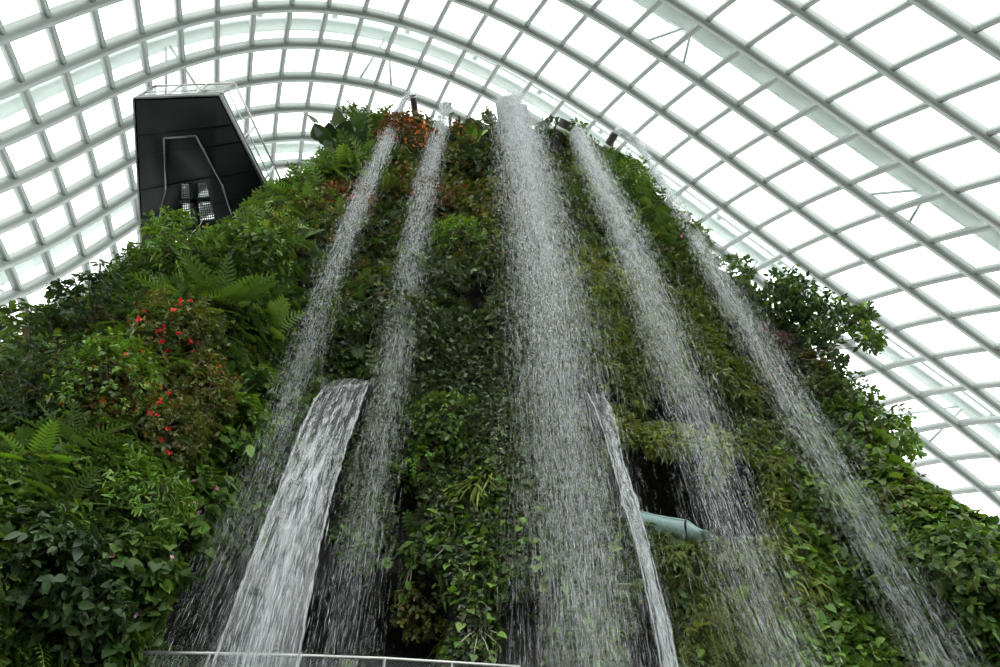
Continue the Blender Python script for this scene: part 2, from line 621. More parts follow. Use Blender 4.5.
def on_rock(px, py, back=0.0):
    """Point and outward normal of the mountain face seen at that place of the photograph."""
    d = ray(px, py)
    h = tree.ray_cast(Vector(EYE), Vector(d))
    if h[0] is None:
        h = tree.find_nearest(Vector(EYE + d * 14.5 / max(math.hypot(d[0], d[1]), .3)))
    P, n = np.array(h[0]), np.array(h[1])
    if n @ d > 0:
        n = -n
    return P + d * back, n


# ------------------------------------------------------------------ leaves
SMALL_V = np.array([[0, 0, 0], [0.5, 0.45, 0.12], [0, 1, -0.1], [-0.5, 0.45, 0.12], [0, 0.5, 0.0]])
SMALL_T = np.array([[0, 1, 4], [1, 2, 4], [2, 3, 4], [3, 0, 4]])
OV_V = np.array([[0, 0, 0], [0.42, 0.25, .07], [0.5, 0.5, .06], [0.3, 0.78, -.02], [0, 1.0, -.14], [-0.3, 0.78, -.02], [-0.5, 0.5, .06], [-0.42, 0.25, .07],
                 [0, .35, -.02], [0, .7, -.05]])
OV_T = np.array([[0, 1, 8], [1, 2, 8], [2, 9, 8], [2, 3, 9], [3, 4, 9], [4, 5, 9], [5, 6, 9], [6, 8, 9], [6, 7, 8], [7, 0, 8]])
HT_V = np.array([[0, 0.08, 0], [0.2, -0.08, .05], [0.42, -0.02, .08], [0.55, 0.2, .08], [0.46, 0.48, .05], [0.22, 0.78, -.02], [0, 1.0, -.16],
                 [-0.22, 0.78, -.02], [-0.46, 0.48, .05], [-0.55, 0.2, .08], [-0.42, -0.02, .08], [-0.2, -0.08, .05], [0, .35, -.02], [0, .65, -.05]])
HT_T = np.array([[0, 1, 12], [1, 2, 12], [2, 3, 12], [3, 4, 12], [4, 13, 12], [4, 5, 13], [5, 6, 13], [6, 7, 13], [7, 8, 13], [8, 12, 13], [8, 9, 12], [9, 10, 12], [10, 11, 12], [11, 0, 12]])


def frond_template(n=15, curl=0.5, wid=0.2):
    V, T = [], []
    for k in range(n):
        t = (k + 0.7) / (n + 0.4)
        w = wid * (math.sin(math.pi * min(t * 0.85 + 0.12, 1)) ** 0.8) + 0.015
        z = -curl * t * t
        for s in (-1, 1):
            o = len(V)
            hw = 0.5 / n * 0.78
            V += [[0, t - hw * .7, z + .005], [s * w * .55, t + .02, z - .01], [s * w * 1.0, t + .09, z - .05], [s * w * .5, t + .02 + hw * 1.9, z - .012], [0, t + hw * .7, z + .005]]
            T += [[o, o + 1, o + 4], [o + 1, o + 3, o + 4], [o + 1, o + 2, o + 3]]
    o = len(V)
    for k in range(5):
        t = k / 4
        V += [[-.008, t, -curl * t * t + .006], [.008, t, -curl * t * t + .006]]
    for k in range(4):
        T += [[o + 2 * k, o + 2 * k + 1, o + 2 * k + 3], [o + 2 * k, o + 2 * k + 3, o + 2 * k + 2]]
    return np.array(V), np.array(T)


FR_V, FR_T = frond_template()
FRS_V, FRS_T = frond_template(8, 0.45, 0.24)
# drooping blade: strip of three segments
BL_V = np.array([[-.5, 0, 0], [.5, 0, 0], [-.45, .36, .04], [.45, .36, .04], [-.3, .7, 0], [.3, .7, 0], [0, 1, -.1]])
BL_T = np.array([[0, 1, 3], [0, 3, 2], [2, 3, 5], [2, 5, 4], [4, 5, 6]])
TEMPL = {'small': (SMALL_V, SMALL_T, .62), 'ovate': (OV_V, OV_T, .55), 'heart': (HT_V, HT_T, .95), 'frond': (FR_V, FR_T, 1.0), 'frondlet': (FRS_V, FRS_T, 1.0),
         'blade': (BL_V, BL_T, .09), 'narrow': (OV_V, OV_T, .26)}


def put_leaves(b, kind, P, d, n, length, tint, aspect=1.0):
    """Add leaves at P, growing along d, facing n, to the builder b."""
    V, T, asp = TEMPL[kind]
    d = unit(d)
    s = unit(np.cross(d, n))
    n = np.cross(s, d)
    L = np.broadcast_to(np.asarray(length, float), (len(P),))[:, None, None]
    W = L * asp * aspect
    Q = P[:, None] + (L * V[None, :, 1:2]) * d[:, None] + (W * V[None, :, 0:1]) * s[:, None] + (L * V[None, :, 2:3]) * n[:, None]
    k = len(V)
    F = (np.arange(len(P)) * k)[:, None, None] + T[None]
    b.add(Q.reshape(-1, 3), tris=F.reshape(-1, 3), col=np.repeat(tint, k, 0))


PAL = {   # leaf pigments (linear)
    'creeper': [(.045, .075, .032), (.035, .06, .026), (.06, .095, .04), (.075, .10, .06), (.05, .085, .02)],
    'mid': [(.04, .085, .018), (.05, .105, .02), (.03, .065, .016), (.07, .13, .025)],
    'bright': [(.07, .155, .024), (.058, .13, .02), (.095, .185, .033), (.05, .11, .019)],
    'moss': [(.075, .115, .028), (.06, .095, .022), (.095, .135, .034), (.045, .08, .018)],
    'yellow': [(.12, .175, .036), (.15, .2, .04), (.1, .15, .03), (.085, .13, .028)],
    'olive': [(.058, .085, .02), (.075, .105, .024), (.05, .075, .018), (.085, .085, .022)],
    'russet': [(.10, .05, .022), (.075, .06, .025), (.12, .07, .03), (.06, .06, .02)],
    'purple': [(.06, .045, .04), (.045, .05, .03), (.08, .055, .05), (.04, .055, .022)],
    'dark': [(.02, .045, .014), (.026, .055, .016), (.016, .036, .012), (.034, .066, .02)],
    'orange': [(.42, .14, .04), (.34, .1, .03), (.46, .2, .06)],
    'red': [(.55, .04, .03), (.45, .03, .03), (.6, .09, .05)],
    'pink': [(.6, .32, .36), (.55, .25, .38), (.68, .45, .45)],
    'lilac': [(.42, .2, .42), (.5, .3, .5)],
}


def tints(pal, n, jit=0.28):
    c = np.array(PAL[pal])
    t = c[rng.integers(0, len(c), n)]
    t = t * np.exp(rng.normal(0, jit, (n, 1))) * np.exp(rng.normal(0, 0.06, (n, 3)))
    if pal not in ('orange', 'red', 'pink', 'lilac'):
        t = t * [1.4, 1.2, 1.3]
    return np.clip(t, 0.004, 0.8)


def rand_unit(n):
    return unit(rng.normal(size=(n, 3)))


def sprigs(b, kind, P, N, k, stem, length, pal, out=0.7, up=0.35, droop=0.25, spread=0.9, tint=None, aspect=1.0, face=0.55):
    """k leaves up each short stem standing at P along N."""
    m = len(P)
    stem = np.broadcast_to(np.asarray(stem, float), (m,))
    length = np.broadcast_to(np.asarray(length, float), (m,))
    s = unit(N * out + UP * up + rand_unit(m) * 0.55)
    tn = tints(pal, m, 0.2) if tint is None else tint
    for q in range(k):
        f = (q + rng.random(m)) / k
        base = P + s * (stem * f)[:, None]
        base[:, 2] -= droop * stem * f * f * 0.6
        rad = rand_unit(m)
        rad -= s * (rad * s).sum(1)[:, None]
        d = unit(s * 0.45 + unit(rad) * spread - UP * droop)
        n = unit(UP * face + N * 0.5 + rand_unit(m) * 0.45)
        put_leaves(b, kind, base, d, n, length * np.exp(rng.normal(0, .22, m)), np.clip(tn * np.exp(rng.normal(0, .16, (m, 1))), 0, .9), aspect)


# ------------------------------------------------------------------ sampling of the mountain face
qa, qb, qc, qd = (G.reshape(-1, 3)[quads[:, k]] for k in range(4))
qn = NRM.reshape(-1, 3)[quads[:, 0]]
qmid = (qa + qb + qc + qd) / 4
qarea = np.linalg.norm(np.cross(qc - qa, qd - qb), axis=1) / 2
qdist = np.linalg.norm(qmid - EYE, axis=1)
qfac = (unit(EYE - qmid) * qn).sum(1)
qx, qy = project(qmid)
inview = (qx > -110) & (qx < 1110) & (qy > 60) & (qy < 740) & (qfac > -0.35) & (qmid[:, 1] < 26)
qcave = cave_depth(qx, qy) * (qmid[:, 2] < 33)
wbase = qarea / qdist ** 2 * np.clip(qfac + 0.5, 0.15, 1) * inview * np.clip(1 - qcave / 0.5, 0, 1)


def zone(x, y, lst):
    w = np.zeros_like(x)
    for cx, cy, rx, ry, s in lst:
        w = np.maximum(w, s * np.exp(-(((x - cx) / rx) ** 2 + ((y - cy) / ry) ** 2)))
    return w


def sample(w, m):
    p = w / w.sum()
    k = rng.choice(len(p), m, p=p)
    u, v = rng.random((2, m, 1))
    P = qa[k] * (1 - u) * (1 - v) + qb[k] * u * (1 - v) + qc[k] * u * v + qd[k] * (1 - u) * v
    return P, qn[k], np.linalg.norm(P - EYE, axis=1) / FOC, k


ZN = noise(qmid, 1.7, 71)
ZN2 = noise(qmid, 1.1, 91)
Z = {
    'creeper': zone(qx, qy, [(400, 330, 110, 130, 1.1), (330, 300, 60, 120, 1.0), (470, 400, 60, 120, .9), (800, 430, 70, 60, .8), (420, 480, 60, 90, .8), (455, 580, 70, 100, .8), (560, 500, 90, 180, .7), (770, 330, 40, 60, .5), (870, 380, 60, 60, .5), (270, 470, 40, 70, .8)]),
    'moss': zone(qx, qy, [(620, 330, 70, 110, 1.2), (690, 320, 70, 120, 1.0), (570, 180, 50, 80, .9), (700, 450, 90, 40, 1.1), (690, 580, 90, 80, 1.1), (470, 250, 60, 90, .7), (810, 520, 60, 70, .8), (640, 230, 60, 80, .8), (480, 480, 40, 60, .7)]),
    'broad': zone(qx, qy, [(170, 560, 120, 110, 1.2), (60, 520, 110, 110, .9), (240, 430, 70, 90, 1.0), (930, 470, 90, 60, 1.2), (950, 600, 80, 80, .9), (600, 570, 100, 90, .25), (470, 560, 60, 90, .2)]),
    'fern': zone(qx, qy, [(210, 300, 110, 80, 1.0), (80, 480, 90, 60, .8), (330, 180, 60, 60, .6), (250, 220, 90, 60, .9), (640, 200, 50, 60, .5), (30, 590, 60, 60, .6)]),
    'olive': zone(qx, qy, [(150, 400, 110, 60, 1.2), (60, 370, 90, 70, .9), (330, 215, 45, 45, .9), (420, 170, 50, 40, 1.0), (380, 250, 60, 40, .7), (480, 190, 60, 50, .6), (200, 340, 80, 60, .7), (850, 330, 60, 60, .5), (900, 530, 50, 60, .5)]),
    'heart': zone(qx, qy, [(880, 570, 60, 80, 1.3), (830, 500, 50, 60, .9), (470, 560, 60, 90, .12)]),
    'grass': zone(qx, qy, [(620, 425, 50, 14, 1.2), (700, 445, 60, 14, 1.3), (770, 480, 25, 50, 1.2), (720, 600, 40, 60, .9), (800, 570, 60, 60, .7), (600, 600, 20, 60, .5)]),
}
ZSUM = sum(Z.values()) + 0.05
STUFF = {
    'creeper': ('small leafed dark creeper mat covering the rock between the waterfalls', 'creeper'),
    'moss': ('yellow-green mossy fern mat on the rock right of the central waterfall', 'moss'),
    'broad': ('mid green broad-leaved undergrowth over the lower flanks of the mountain', 'undergrowth'),
    'fern': ('feathery fern undergrowth over the upper left flank of the mountain', 'ferns'),
    'olive': ('fine olive and russet leaved scrub over the left shoulder of the mountain', 'scrub'),
    'heart': ('climbing heart-shaped leaves on the lower right face', 'climbing leaves'),
    'grass': ('yellow-green grass hanging over the ledges beside the dark recess', 'hanging grass'),
}
NAME = {'creeper': 'creeper_mat', 'moss': 'moss_mat', 'broad': 'leafy_undergrowth', 'fern': 'fern_undergrowth', 'olive': 'fine_scrub', 'heart': 'heart_leaf_creeper', 'grass': 'hanging_grass'}


def wz(key, sharp=1.5):
    return wbase * (Z[key] / ZSUM) ** sharp * (0.35 + 1.3 * np.clip((ZN - .3) * 2, 0, 1))


def stuff(key, b, mat=None):
    o = b.build(NAME[key], mat or M_LEAF)
    tag(o, STUFF[key][0], STUFF[key][1], kind='stuff')


TOT = wbase.sum()
share = lambda w: max(w.sum() / TOT, 0.01)

# creeper over most of the rock (a thin base everywhere so that no bare rock shows between the plants)
b = MB()
w = wbase * (0.30 + (Z['creeper'] / ZSUM) ** 1.2)
P, N, s, k = sample(w, 20000)
sprigs(b, 'small', P, N, 7, 8 * s, 5.6 * s, 'creeper', out=.9, up=.1, droop=.35)
P, N, s, k = sample(wz('creeper'), 2500)
sprigs(b, 'ovate', P, N, 5, 10 * s, 6.2 * s, 'creeper', out=.9, up=.1, droop=.4)
stuff('creeper', b, M_GLOSSY)

b = MB()
w = wz('moss') + 0.06 * wbase
P, N, s, k = sample(w, 10000)
sprigs(b, 'blade', P, N, 13, 6.5 * s, 6 * s, 'moss', out=.9, up=-.05, droop=.5, aspect=2.2)
P, N, s, k = sample(wz('moss'), 3000)
sprigs(b, 'small', P, N, 6, 8 * s, 5 * s, 'moss', out=.9, up=0, droop=.5)
stuff('moss', b)

b = MB()
w = wz('broad')
P, N, s, k = sample(w, 5600)
sprigs(b, 'ovate', P, N, 6, 13 * s, 8.2 * s, 'mid', out=.8, up=.2, droop=.3, aspect=1.2)
P, N, s, k = sample(wz('broad', 2), 1800)
sprigs(b, 'heart', P, N, 5, 15 * s, 7.2 * s, 'bright', out=.9, up=.25, droop=.25, aspect=.9)
stuff('broad', b)

b = MB()
w = wz('fern') + 0.03 * wbase * (qx < 420)
P, N, s, k = sample(w, 3400)
sprigs(b, 'frondlet', P, N, 5, 7 * s, 19 * s, 'mid', out=.8, up=.45, droop=.1, spread=.8, aspect=1.0)
stuff('fern', b)

b = MB()
w = wz('olive')
P, N, s, k = sample(w, 3800)
sprigs(b, 'small', P, N, 12, 16 * s, 6.0 * s, 'olive', out=.8, up=.4, droop=.15)
P, N, s, k = sample(wz('olive', 2.5), 800)
sprigs(b, 'small', P, N, 10, 15 * s, 5.5 * s, 'russet', out=.8, up=.4, droop=.15)
stuff('olive', b)

b = MB()
P, N, s, k = sample(wz('heart'), 2400)
sprigs(b, 'heart', P, N, 5, 13 * s, 6.6 * s, 'bright', out=.9, up=.0, droop=.45, aspect=.9)
stuff('heart', b)

b = MB()
P, N, s, k = sample(wz('grass', 1.2), 3600)
sprigs(b, 'blade', P, N, 10, 5 * s, 10.5 * s, 'yellow', out=.8, up=-.1, droop=.9, spread=.5, aspect=.8)
stuff('grass', b)


# ------------------------------------------------------------------ plants that stand out
def blob_points(c, r, m, squash=(1, 1, 1), N=None):
    d = rand_unit(m)
    if N is not None:
        flip = (d @ N) < -0.35
        d[flip] *= -1
    rr = r * (0.45 + 0.55 * rng.random((m, 1)) ** 0.5)
    P = c + d * rr * np.asarray(squash)
    P += (r * 0.25) * (np.stack([noise(P, r * .6, 3), noise(P, r * .6, 4), noise(P, r * .6, 5)], -1) - .5) * 2
    return P, d


def stems(base, tips, r0):
    b = MB()
    for t in tips:
        mid = (base + t) / 2 + rng.normal(0, 0.08, 3) * np.linalg.norm(t - base)
        b.tube([base, mid, t], [r0, r0 * .7, r0 * .3], 5)
    return b


def shrub(px, py, size, leaf, leafpx, pal, label, cat='shrub', name='shrub', out=0.5, dens=1.0, squash=(1, 1, 1), flowers=None, back=0.0, mat=None, up=.4, droop=.2, P0=None, aspect=1.0):
    P, N = on_rock(px, py) if P0 is None else P0
    s = np.linalg.norm(P - EYE) / FOC
    r = size * s
    c = P + N * r * out
    th = thing(name, P - N * 0.1, label, cat)
    leafpx *= .68
    m = int(max(24, dens * size * size / 6.5))
    Q, d = blob_points(c, r, m, squash, N)
    b = MB()
    k = 6 if leaf != 'frondlet' else 3
    sprigs(b, leaf, Q, d, k, leafpx * 1.5 * s, leafpx * s, pal, out=.7, up=up, droop=droop, aspect=aspect)
    b.build('foliage', mat or M_LEAF, th, origin=P - N * 0.1)
    tips = Q[rng.integers(0, m, 9)]
    stems(P - N * .15, tips, 0.012 + r * .022).build('stem', M_BARK, th, origin=P - N * 0.1)
    if flowers:
        fp, nfl, fpx = flowers
        Q, d = blob_points(c, r * 1.06, nfl * 3, squash, N)
        toward = (d @ unit(EYE - P) > 0.1)
        Q, d = Q[toward][:nfl], d[toward][:nfl]
        for f in range(len(Q)):
            b = MB()
            q5, d5 = np.repeat(Q[f:f + 1], 5, 0), np.repeat(d[f:f + 1], 5, 0)
            put_leaves(b, 'small', q5, unit(d5 * .5 + rand_unit(5) * .9), unit(d5 + rand_unit(5) * .3), .62 * fpx * s * rng.uniform(.8, 1.2), tints(fp, 5, .12), 1.3)
            b.build('flower', M_PETAL, th, origin=P - N * 0.1)
    return th


def fern(px, py, size, n, pal, label, up=.6, kind='frond', name='fern', P0=None, aspect=1.0, droop=.15):
    P, N = on_rock(px, py) if P0 is None else P0
    s = np.linalg.norm(P - EYE) / FOC
    th = thing(name, P, label, 'fern')
    side = unit(np.cross(UP, N))
    tn = tints(pal, 1, .1)
    for k in range(n):
        a = (k + rng.random() * .7) / n * 2 * math.pi
        d = unit(N * .75 + UP * (up + .45 * math.sin(a)) + side * .95 * math.cos(a) + rng.normal(0, .12, 3) - UP * droop)
        b = MB()
        put_leaves(b, kind, P[None] - N * .05, d[None], unit(UP + N * .5 + rng.normal(0, .15, 3))[None], size * s * rng.uniform(.75, 1.1), tn * math.exp(rng.normal(0, .15)), aspect)
        b.build('frond', M_LEAF, th, origin=P)
    return th


def mound(px, py, w, h, pal, label, dens=1.0, kind='blade', L=9):
    """Cushion of drooping fine growth hanging from the rock."""
    P, N = on_rock(px, py)
    s = np.linalg.norm(P - EYE) / FOC
    cz = abs(N[2])
    th = thing('moss_cushion', P, label, 'moss cushion')
    side = unit(np.cross(UP, N))
    hh = h * s / max(0.35, math.cos(math.atan2((P - EYE)[2], math.hypot(P[0], P[1]))))
    b = MB()
    a = np.linspace(0, math.pi, 9)
    V = []
    core = MB()
    nu, nv = 10, 9
    for u in range(nu):
        for v in range(nv):
            p = math.pi * v / (nv - 1)
            q = math.pi * u / (nu - 1)
            V.append(P + side * (w * s * .92 * math.sin(p) * math.cos(q)) + UP * (hh * .95 * math.cos(p)) + N * (w * s * .55 * math.sin(p) * math.sin(q)))
    core.add(V, [(u * nv + v, u * nv + v + 1, (u + 1) * nv + v + 1, (u + 1) * nv + v) for u in range(nu - 1) for v in range(nv - 1)])
    core.build('root_mat', M_MAT, th, origin=P, smooth=True)
    m = int(dens * w * h / 5) + 60
    d = rand_unit(m)
    f = (d @ N) < 0
    d[f] -= 2 * (d[f] @ N)[:, None] * N
    Q = P + (d @ side)[:, None] * side * w * s + (d[:, 2:3]) * UP * hh + (d @ N)[:, None] * N * w * s * .6
    sprigs(b, kind, Q, d, 9, 5 * s, L * s, pal, out=.8, up=0, droop=.75, spread=.7, aspect=2.0 if kind == 'blade' else 1)
    b.build('foliage', M_LEAF, th, origin=P)
    return th


def tuft(px, py, n, length, pal, label, hang=0.9, width=8):
    P, N = on_rock(px, py)
    s = np.linalg.norm(P - EYE) / FOC
    th = thing('grass_tuft', P, label, 'grass tuft')
    side = unit(np.cross(UP, N))
    b = MB()
    Q = P + side * rng.normal(0, width * s, (n, 1)) + UP * rng.normal(0, 3 * s, (n, 1))
    d = unit(N * rng.uniform(.3, .9, (n, 1)) + side * rng.normal(0, .35, (n, 1)) - UP * rng.uniform(.2, hang, (n, 1)) * 1.4)
    put_leaves(b, 'blade', Q, d, unit(N + UP * .6 + rand_unit(n) * .3), length * s * rng.uniform(.6, 1.2, n), tints(pal, n, .2), .7)
    b.build('blades', M_LEAF, th, origin=P)
    bb = MB()
    bb.tube([P - N * .15, P + N * .06 - UP * .02], [.09, .03], 6)
    bb.build('root_crown', M_BARK, th, origin=P)
    return th


def big_leaf_plant(px, py, n, leafpx, pal, label, kind='heart', stalk=1.0, name='broadleaf_plant', spread=.9, aspect=1.0, upb=.5, P0=None):
    P, N = on_rock(px, py) if P0 is None else P0
    s = np.linalg.norm(P - EYE) / FOC
    th = thing(name, P, label, 'plant')
    side = unit(np.cross(UP, N))
    st = MB()
    for k in range(n):
        a = (k + rng.random() * .6) / n * 2 * math.pi
        r = leafpx * s * stalk * rng.uniform(.5, 1.25)
        tip = P + N * r * .55 + side * r * spread * math.cos(a) + UP * r * (spread * math.sin(a) + upb)
        st.tube([P, (P + tip) / 2 + UP * .1 * r + N * .1 * r, tip], [.015, .012, .008], 5)
        d = unit(unit(tip - P) * .6 + N * .3 - UP * .35 + rng.normal(0, .2, 3))
        b = MB()
        put_leaves(b, kind, tip[None], d[None], unit(UP * .7 + N * .8 + rng.normal(0, .25, 3))[None], leafpx * s * rng.uniform(.7, 1.15), tints(pal, 1, .2), aspect)
        b.build('leaf', M_GLOSSY, th, origin=P)
    st.build('stalks', M_VINE, th, origin=P)
    return th


# skyline, left to right
shrub(30, 372, 34, 'ovate', 9, 'mid', 'tall leafy shrub at the far left end of the mountain skyline', out=.5, dens=.7, up=.6, squash=(1.2, 1, 1))
shrub(95, 325, 30, 'ovate', 8, 'dark', 'dark leafy shrub on the left skyline below a twiggy sapling', out=.45, dens=.8, up=.5)
shrub(155, 285, 26, 'narrow', 9, 'mid', 'narrow-leaved bush on the left skyline just left of the lookout', out=.4, dens=.8, up=.6)


def sapling(px, py, h, n, leafpx, pal, label, lean=(0, 0), leaf='narrow'):
    """Thin twiggy young tree: a few bare stems with leaves spaced along them."""
    P, N = on_rock(px, py)
    s = np.linalg.norm(P - EYE) / FOC
    th = thing('sapling', P, label, 'sapling')
    st, lf = MB(), MB()
    right = unit(np.cross(unit(P - EYE), UP))
    for k in range(n):
        t = np.linspace(0, 1, 7)[:, None]
        H = h * s * rng.uniform(.7, 1.1) * 1.5
        dirn = UP + right * (lean[0] + rng.normal(0, .28)) + N * (.25 + rng.normal(0, .15))
        pts = P + dirn * H * t + right * rng.normal(0, .12) * H * t * t - UP * .15 * H * t ** 3
        st.tube(pts, np.linspace(.03, .008, 7), 5)
        m = 26
        u = rng.uniform(.25, 1, m)
        Q = np.stack([np.interp(u, t[:, 0], pts[:, c]) for c in range(3)], -1)
        put_leaves(lf, leaf, Q, unit(rand_unit(m) + UP * .3), unit(UP + rand_unit(m) * .7), leafpx * s * rng.uniform(.7, 1.2, m), tints(pal, m))
    st.build('stem', M_BARK, th, origin=P)
    lf.build('foliage', M_LEAF, th, origin=P)


sapling(100, 312, 34, 5, 10, 'dark', 'thin twiggy sapling standing against the roof glass on the left skyline')
sapling(55, 352, 22, 4, 9, 'dark', 'short twiggy sapling low on the left skyline, left of the taller one')
sapling(135, 285, 24, 4, 8, 'mid', 'small sapling beside the lower left corner of the black lookout')
sapling(12, 380, 16, 4, 7, 'dark', 'twiggy sapling at the left edge of the picture')
sapling(193, 250, 46, 7, 11, 'bright', 'pale-stemmed young tree rising in front of the glass floor of the lookout', lean=(.2, 0), leaf='ovate')
sapling(150, 250, 26, 3, 9, 'mid', 'leafy young shoot in front of the left side of the black lookout')
shrub(185, 268, 32, 'narrow', 10, 'bright', 'bright feathery shrub covering the foot of the black lookout', out=.5, dens=.8, up=.5)
shrub(245, 272, 32, 'ovate', 9, 'mid', 'bushy green shrub just below the right corner of the lookout', out=.4)
shrub(272, 240, 14, 'narrow', 8, 'olive', 'small olive shrub beside the lookout railing foot', out=.6)
fern(302, 200, 34, 9, 'bright', 'bright green fern between the lookout railing and the big-leaved plant', up=.8)
fern(313, 172, 34, 8, 'mid', 'fern under the big-leaved plant on the skyline', up=.7)
big_leaf_plant(338, 152, 28, 17, 'dark', 'large dark big-leaved plant on the skyline left of the orange shrub', stalk=1.7, name='philodendron', upb=.3, P0=(at_range(340, 160, 10.5), unit(np.array([.35, -.9, .25]))))
shrub(335, 215, 24, 'small', 6, 'russet', 'russet bush beside the upper part of the leftmost waterfall', out=.4, flowers=('red', 14, 4))
shrub(412, 160, 28, 'small', 6, 'russet', 'orange-flowered shrub on the mountain top between the two left waterfalls', cat='flowering shrub', name='flowering_shrub', out=.6, up=.7, flowers=('orange', 48, 4.5), squash=(1, 1, 1.1))
shrub(368, 135, 16, 'narrow', 9, 'mid', 'narrow-leaved skyline shrub right of the big-leaved plant', out=.6, up=.9)
shrub(456, 152, 20, 'small', 6, 'olive', 'olive shrub on the mountain top right of the second waterfall', out=.5, up=.6, flowers=('orange', 12, 4))
big_leaf_plant(473, 156, 9, 15, 'bright', 'bright green paddle-leaved plant on the summit left of the central waterfall', kind='ovate', stalk=1.1, upb=.9, spread=.6)
shrub(478, 175, 22, 'ovate', 7, 'dark', 'dark bush beside the top of the central waterfall', out=.35)
shrub(435, 205, 20, 'small', 5.5, 'russet', 'reddish bush just below the orange-flowered shrub', out=.3)
shrub(545, 150, 18, 'ovate', 7, 'dark', 'dark leafy bush right of the central waterfall top', out=.5, up=.6)
shrub(566, 160, 20, 'ovate', 8, 'mid', 'green bush under the thick water pipe on the summit', out=.45, up=.5)
fern(590, 180, 26, 8, 'mid', 'fern on the summit right of the thick water pipe', up=.6)
shrub(622, 195, 22, 'narrow', 8, 'bright', 'bright skyline shrub below the far right water pipe', out=.5, up=.6)
fern(648, 215, 34, 9, 'bright', 'arching fern on the right skyline below the rightmost pipe', up=.7)
shrub(672, 245, 22, 'small', 6, 'mid', 'bushy clump on the right skyline left of the far right waterfall', out=.4, flowers=('pink', 8, 4))
shrub(728, 285, 22, 'ovate', 6.5, 'mid', 'leafy clump on the right skyline right of the far right waterfall', out=.5)


def small_tree():
    P, N = on_rock(772, 348)
    P = P - N * .4
    s = np.linalg.norm(P - EYE) / FOC
    th = thing('small_tree', P, 'small tree leaning out from the right side of the mountain against the roof glass', 'small tree')
    right = unit(np.cross(unit(P - EYE), UP))
    toward = unit(np.cross(UP, right))
    st, lf, dk = MB(), MB(), MB()
    ends = [(785, 285, 22), (800, 300, 26), (825, 315, 26), (852, 318, 18), (868, 335, 14), (875, 345, 8), (800, 330, 26), (822, 338, 20), (775, 310, 22), (838, 362, 7), (760, 300, 14), (868, 312, 8), (748, 272, 7)]
    rho = math.hypot(P[0], P[1]) - .3
    for ex, ey, r in ends:
        E = at_range(ex, ey, rho + rng.uniform(-.7, .7))
        mid = P + (E - P) * .5 + UP * rng.uniform(-.1, .35)
        st.tube([P, mid, E], [.03, .018, .007], 6)
        r *= .8
        m = int(r * r / 3.2) + 12
        d = rand_unit(m)
        Q = E + d * (r * s * rng.random((m, 1)) ** .5)
        for q in range(3):
            put_leaves(lf, 'ovate', Q + rand_unit(m) * 3 * s, unit(d * .7 + rand_unit(m) - UP * .3), unit(UP + rand_unit(m) * .6), 5.6 * s * rng.uniform(.7, 1.2, m), tints('dark' if ex < 850 and q else 'mid', m), 1.0)
    st.build('branches', M_BARK, th, origin=P)
    lf.build('foliage', M_LEAF, th, origin=P)


small_tree()
shrub(842, 405, 24, 'small', 6, 'mid', 'bushy clump on the right skyline below the small leaning tree', out=.45)
shrub(872, 440, 26, 'ovate', 7, 'bright', 'bright green bush on the right skyline below the bushy clump', out=.4, up=.2, droop=.4)
shrub(915, 470, 32, 'ovate', 9, 'bright', 'yellow-green broad-leaved bush at the right skyline', out=.5, up=.3, droop=.4, aspect=1.2)
shrub(955, 500, 26, 'ovate', 8, 'olive', 'olive-leaved bush by the right skyline with one red flower', out=.5, flowers=('red', 1, 7))
shrub(990, 525, 28, 'ovate', 9, 'mid', 'leafy bush at the right edge of the picture on the skyline', out=.5)
sapling(905, 445, 18, 3, 7, 'olive', 'thin twigs standing up from the right skyline')
sapling(985, 500, 20, 3, 8, 'purple', 'dark twigs at the far right end of the skyline')
shrub(950, 585, 40, 'ovate', 10, 'mid', 'broad-leaved bush low at the right edge of the picture', out=.3, up=.2, droop=.4)
shrub(868, 590, 32, 'heart', 9, 'mid', 'clump of heart-shaped leaves left of the foot of the far right waterfall', out=.0, up=0, droop=.5)
shrub(830, 525, 26, 'heart', 9, 'mid', 'heart-leaved clump above the lower right face', out=.05, up=0, droop=.5)
shrub(770, 360, 24, 'small', 6, 'purple', 'purplish bush between the two right waterfalls', out=.25)
shrub(835, 470, 26, 'small', 6, 'creeper', 'grey-green bush behind the middle of the far right waterfall', out=.0)
shrub(745, 395, 26, 'small', 6, 'olive', 'olive bush right of the fourth waterfall', out=.25)

# left flank
fern(218, 312, 58, 10, 'bright', 'large bright fern with arching fronds on the upper left flank', up=.5)
fern(262, 338, 52, 9, 'bright', 'bright arching fern just right of the largest fern', up=.4)
fern(180, 305, 42, 9, 'bright', 'yellowish fern left of the largest fern beside the bare vine', up=.5)
fern(285, 345, 30, 7, 'mid', 'small fern by the left side of the leftmost waterfall', up=.3)
fern(110, 348, 36, 8, 'bright', 'pale fern above the red-berried bush on the left flank', up=.4)
fern(70, 450, 44, 8, 'mid', 'fern at the left above the glossy undergrowth', up=.3)
fern(55, 510, 52, 8, 'mid', 'drooping fern low on the left flank', up=.2)
fern(30, 470, 44, 8, 'bright', 'pale fern at the left edge half way down', up=.3)
fern(25, 625, 46, 7, 'yellow', 'yellow-green fern in the bottom left corner', up=.2)
fern(110, 560, 46, 8, 'mid', 'fern above the pink-flowered begonias', up=.2)
shrub(180, 345, 34, 'small', 6.5, 'olive', 'olive bush with scarlet flowers below the large ferns', cat='flowering shrub', name='flowering_shrub', out=.3, flowers=('red', 16, 6))
shrub(110, 405, 42, 'small', 6.5, 'bright', 'light green bush dotted with orange flowers on the left flank', cat='flowering shrub', name='flowering_shrub', out=.35, flowers=('orange', 12, 5))
shrub(190, 400, 34, 'small', 6, 'olive', 'olive-yellow bush in the middle of the left flank', out=.3, flowers=('orange', 8, 4.5))
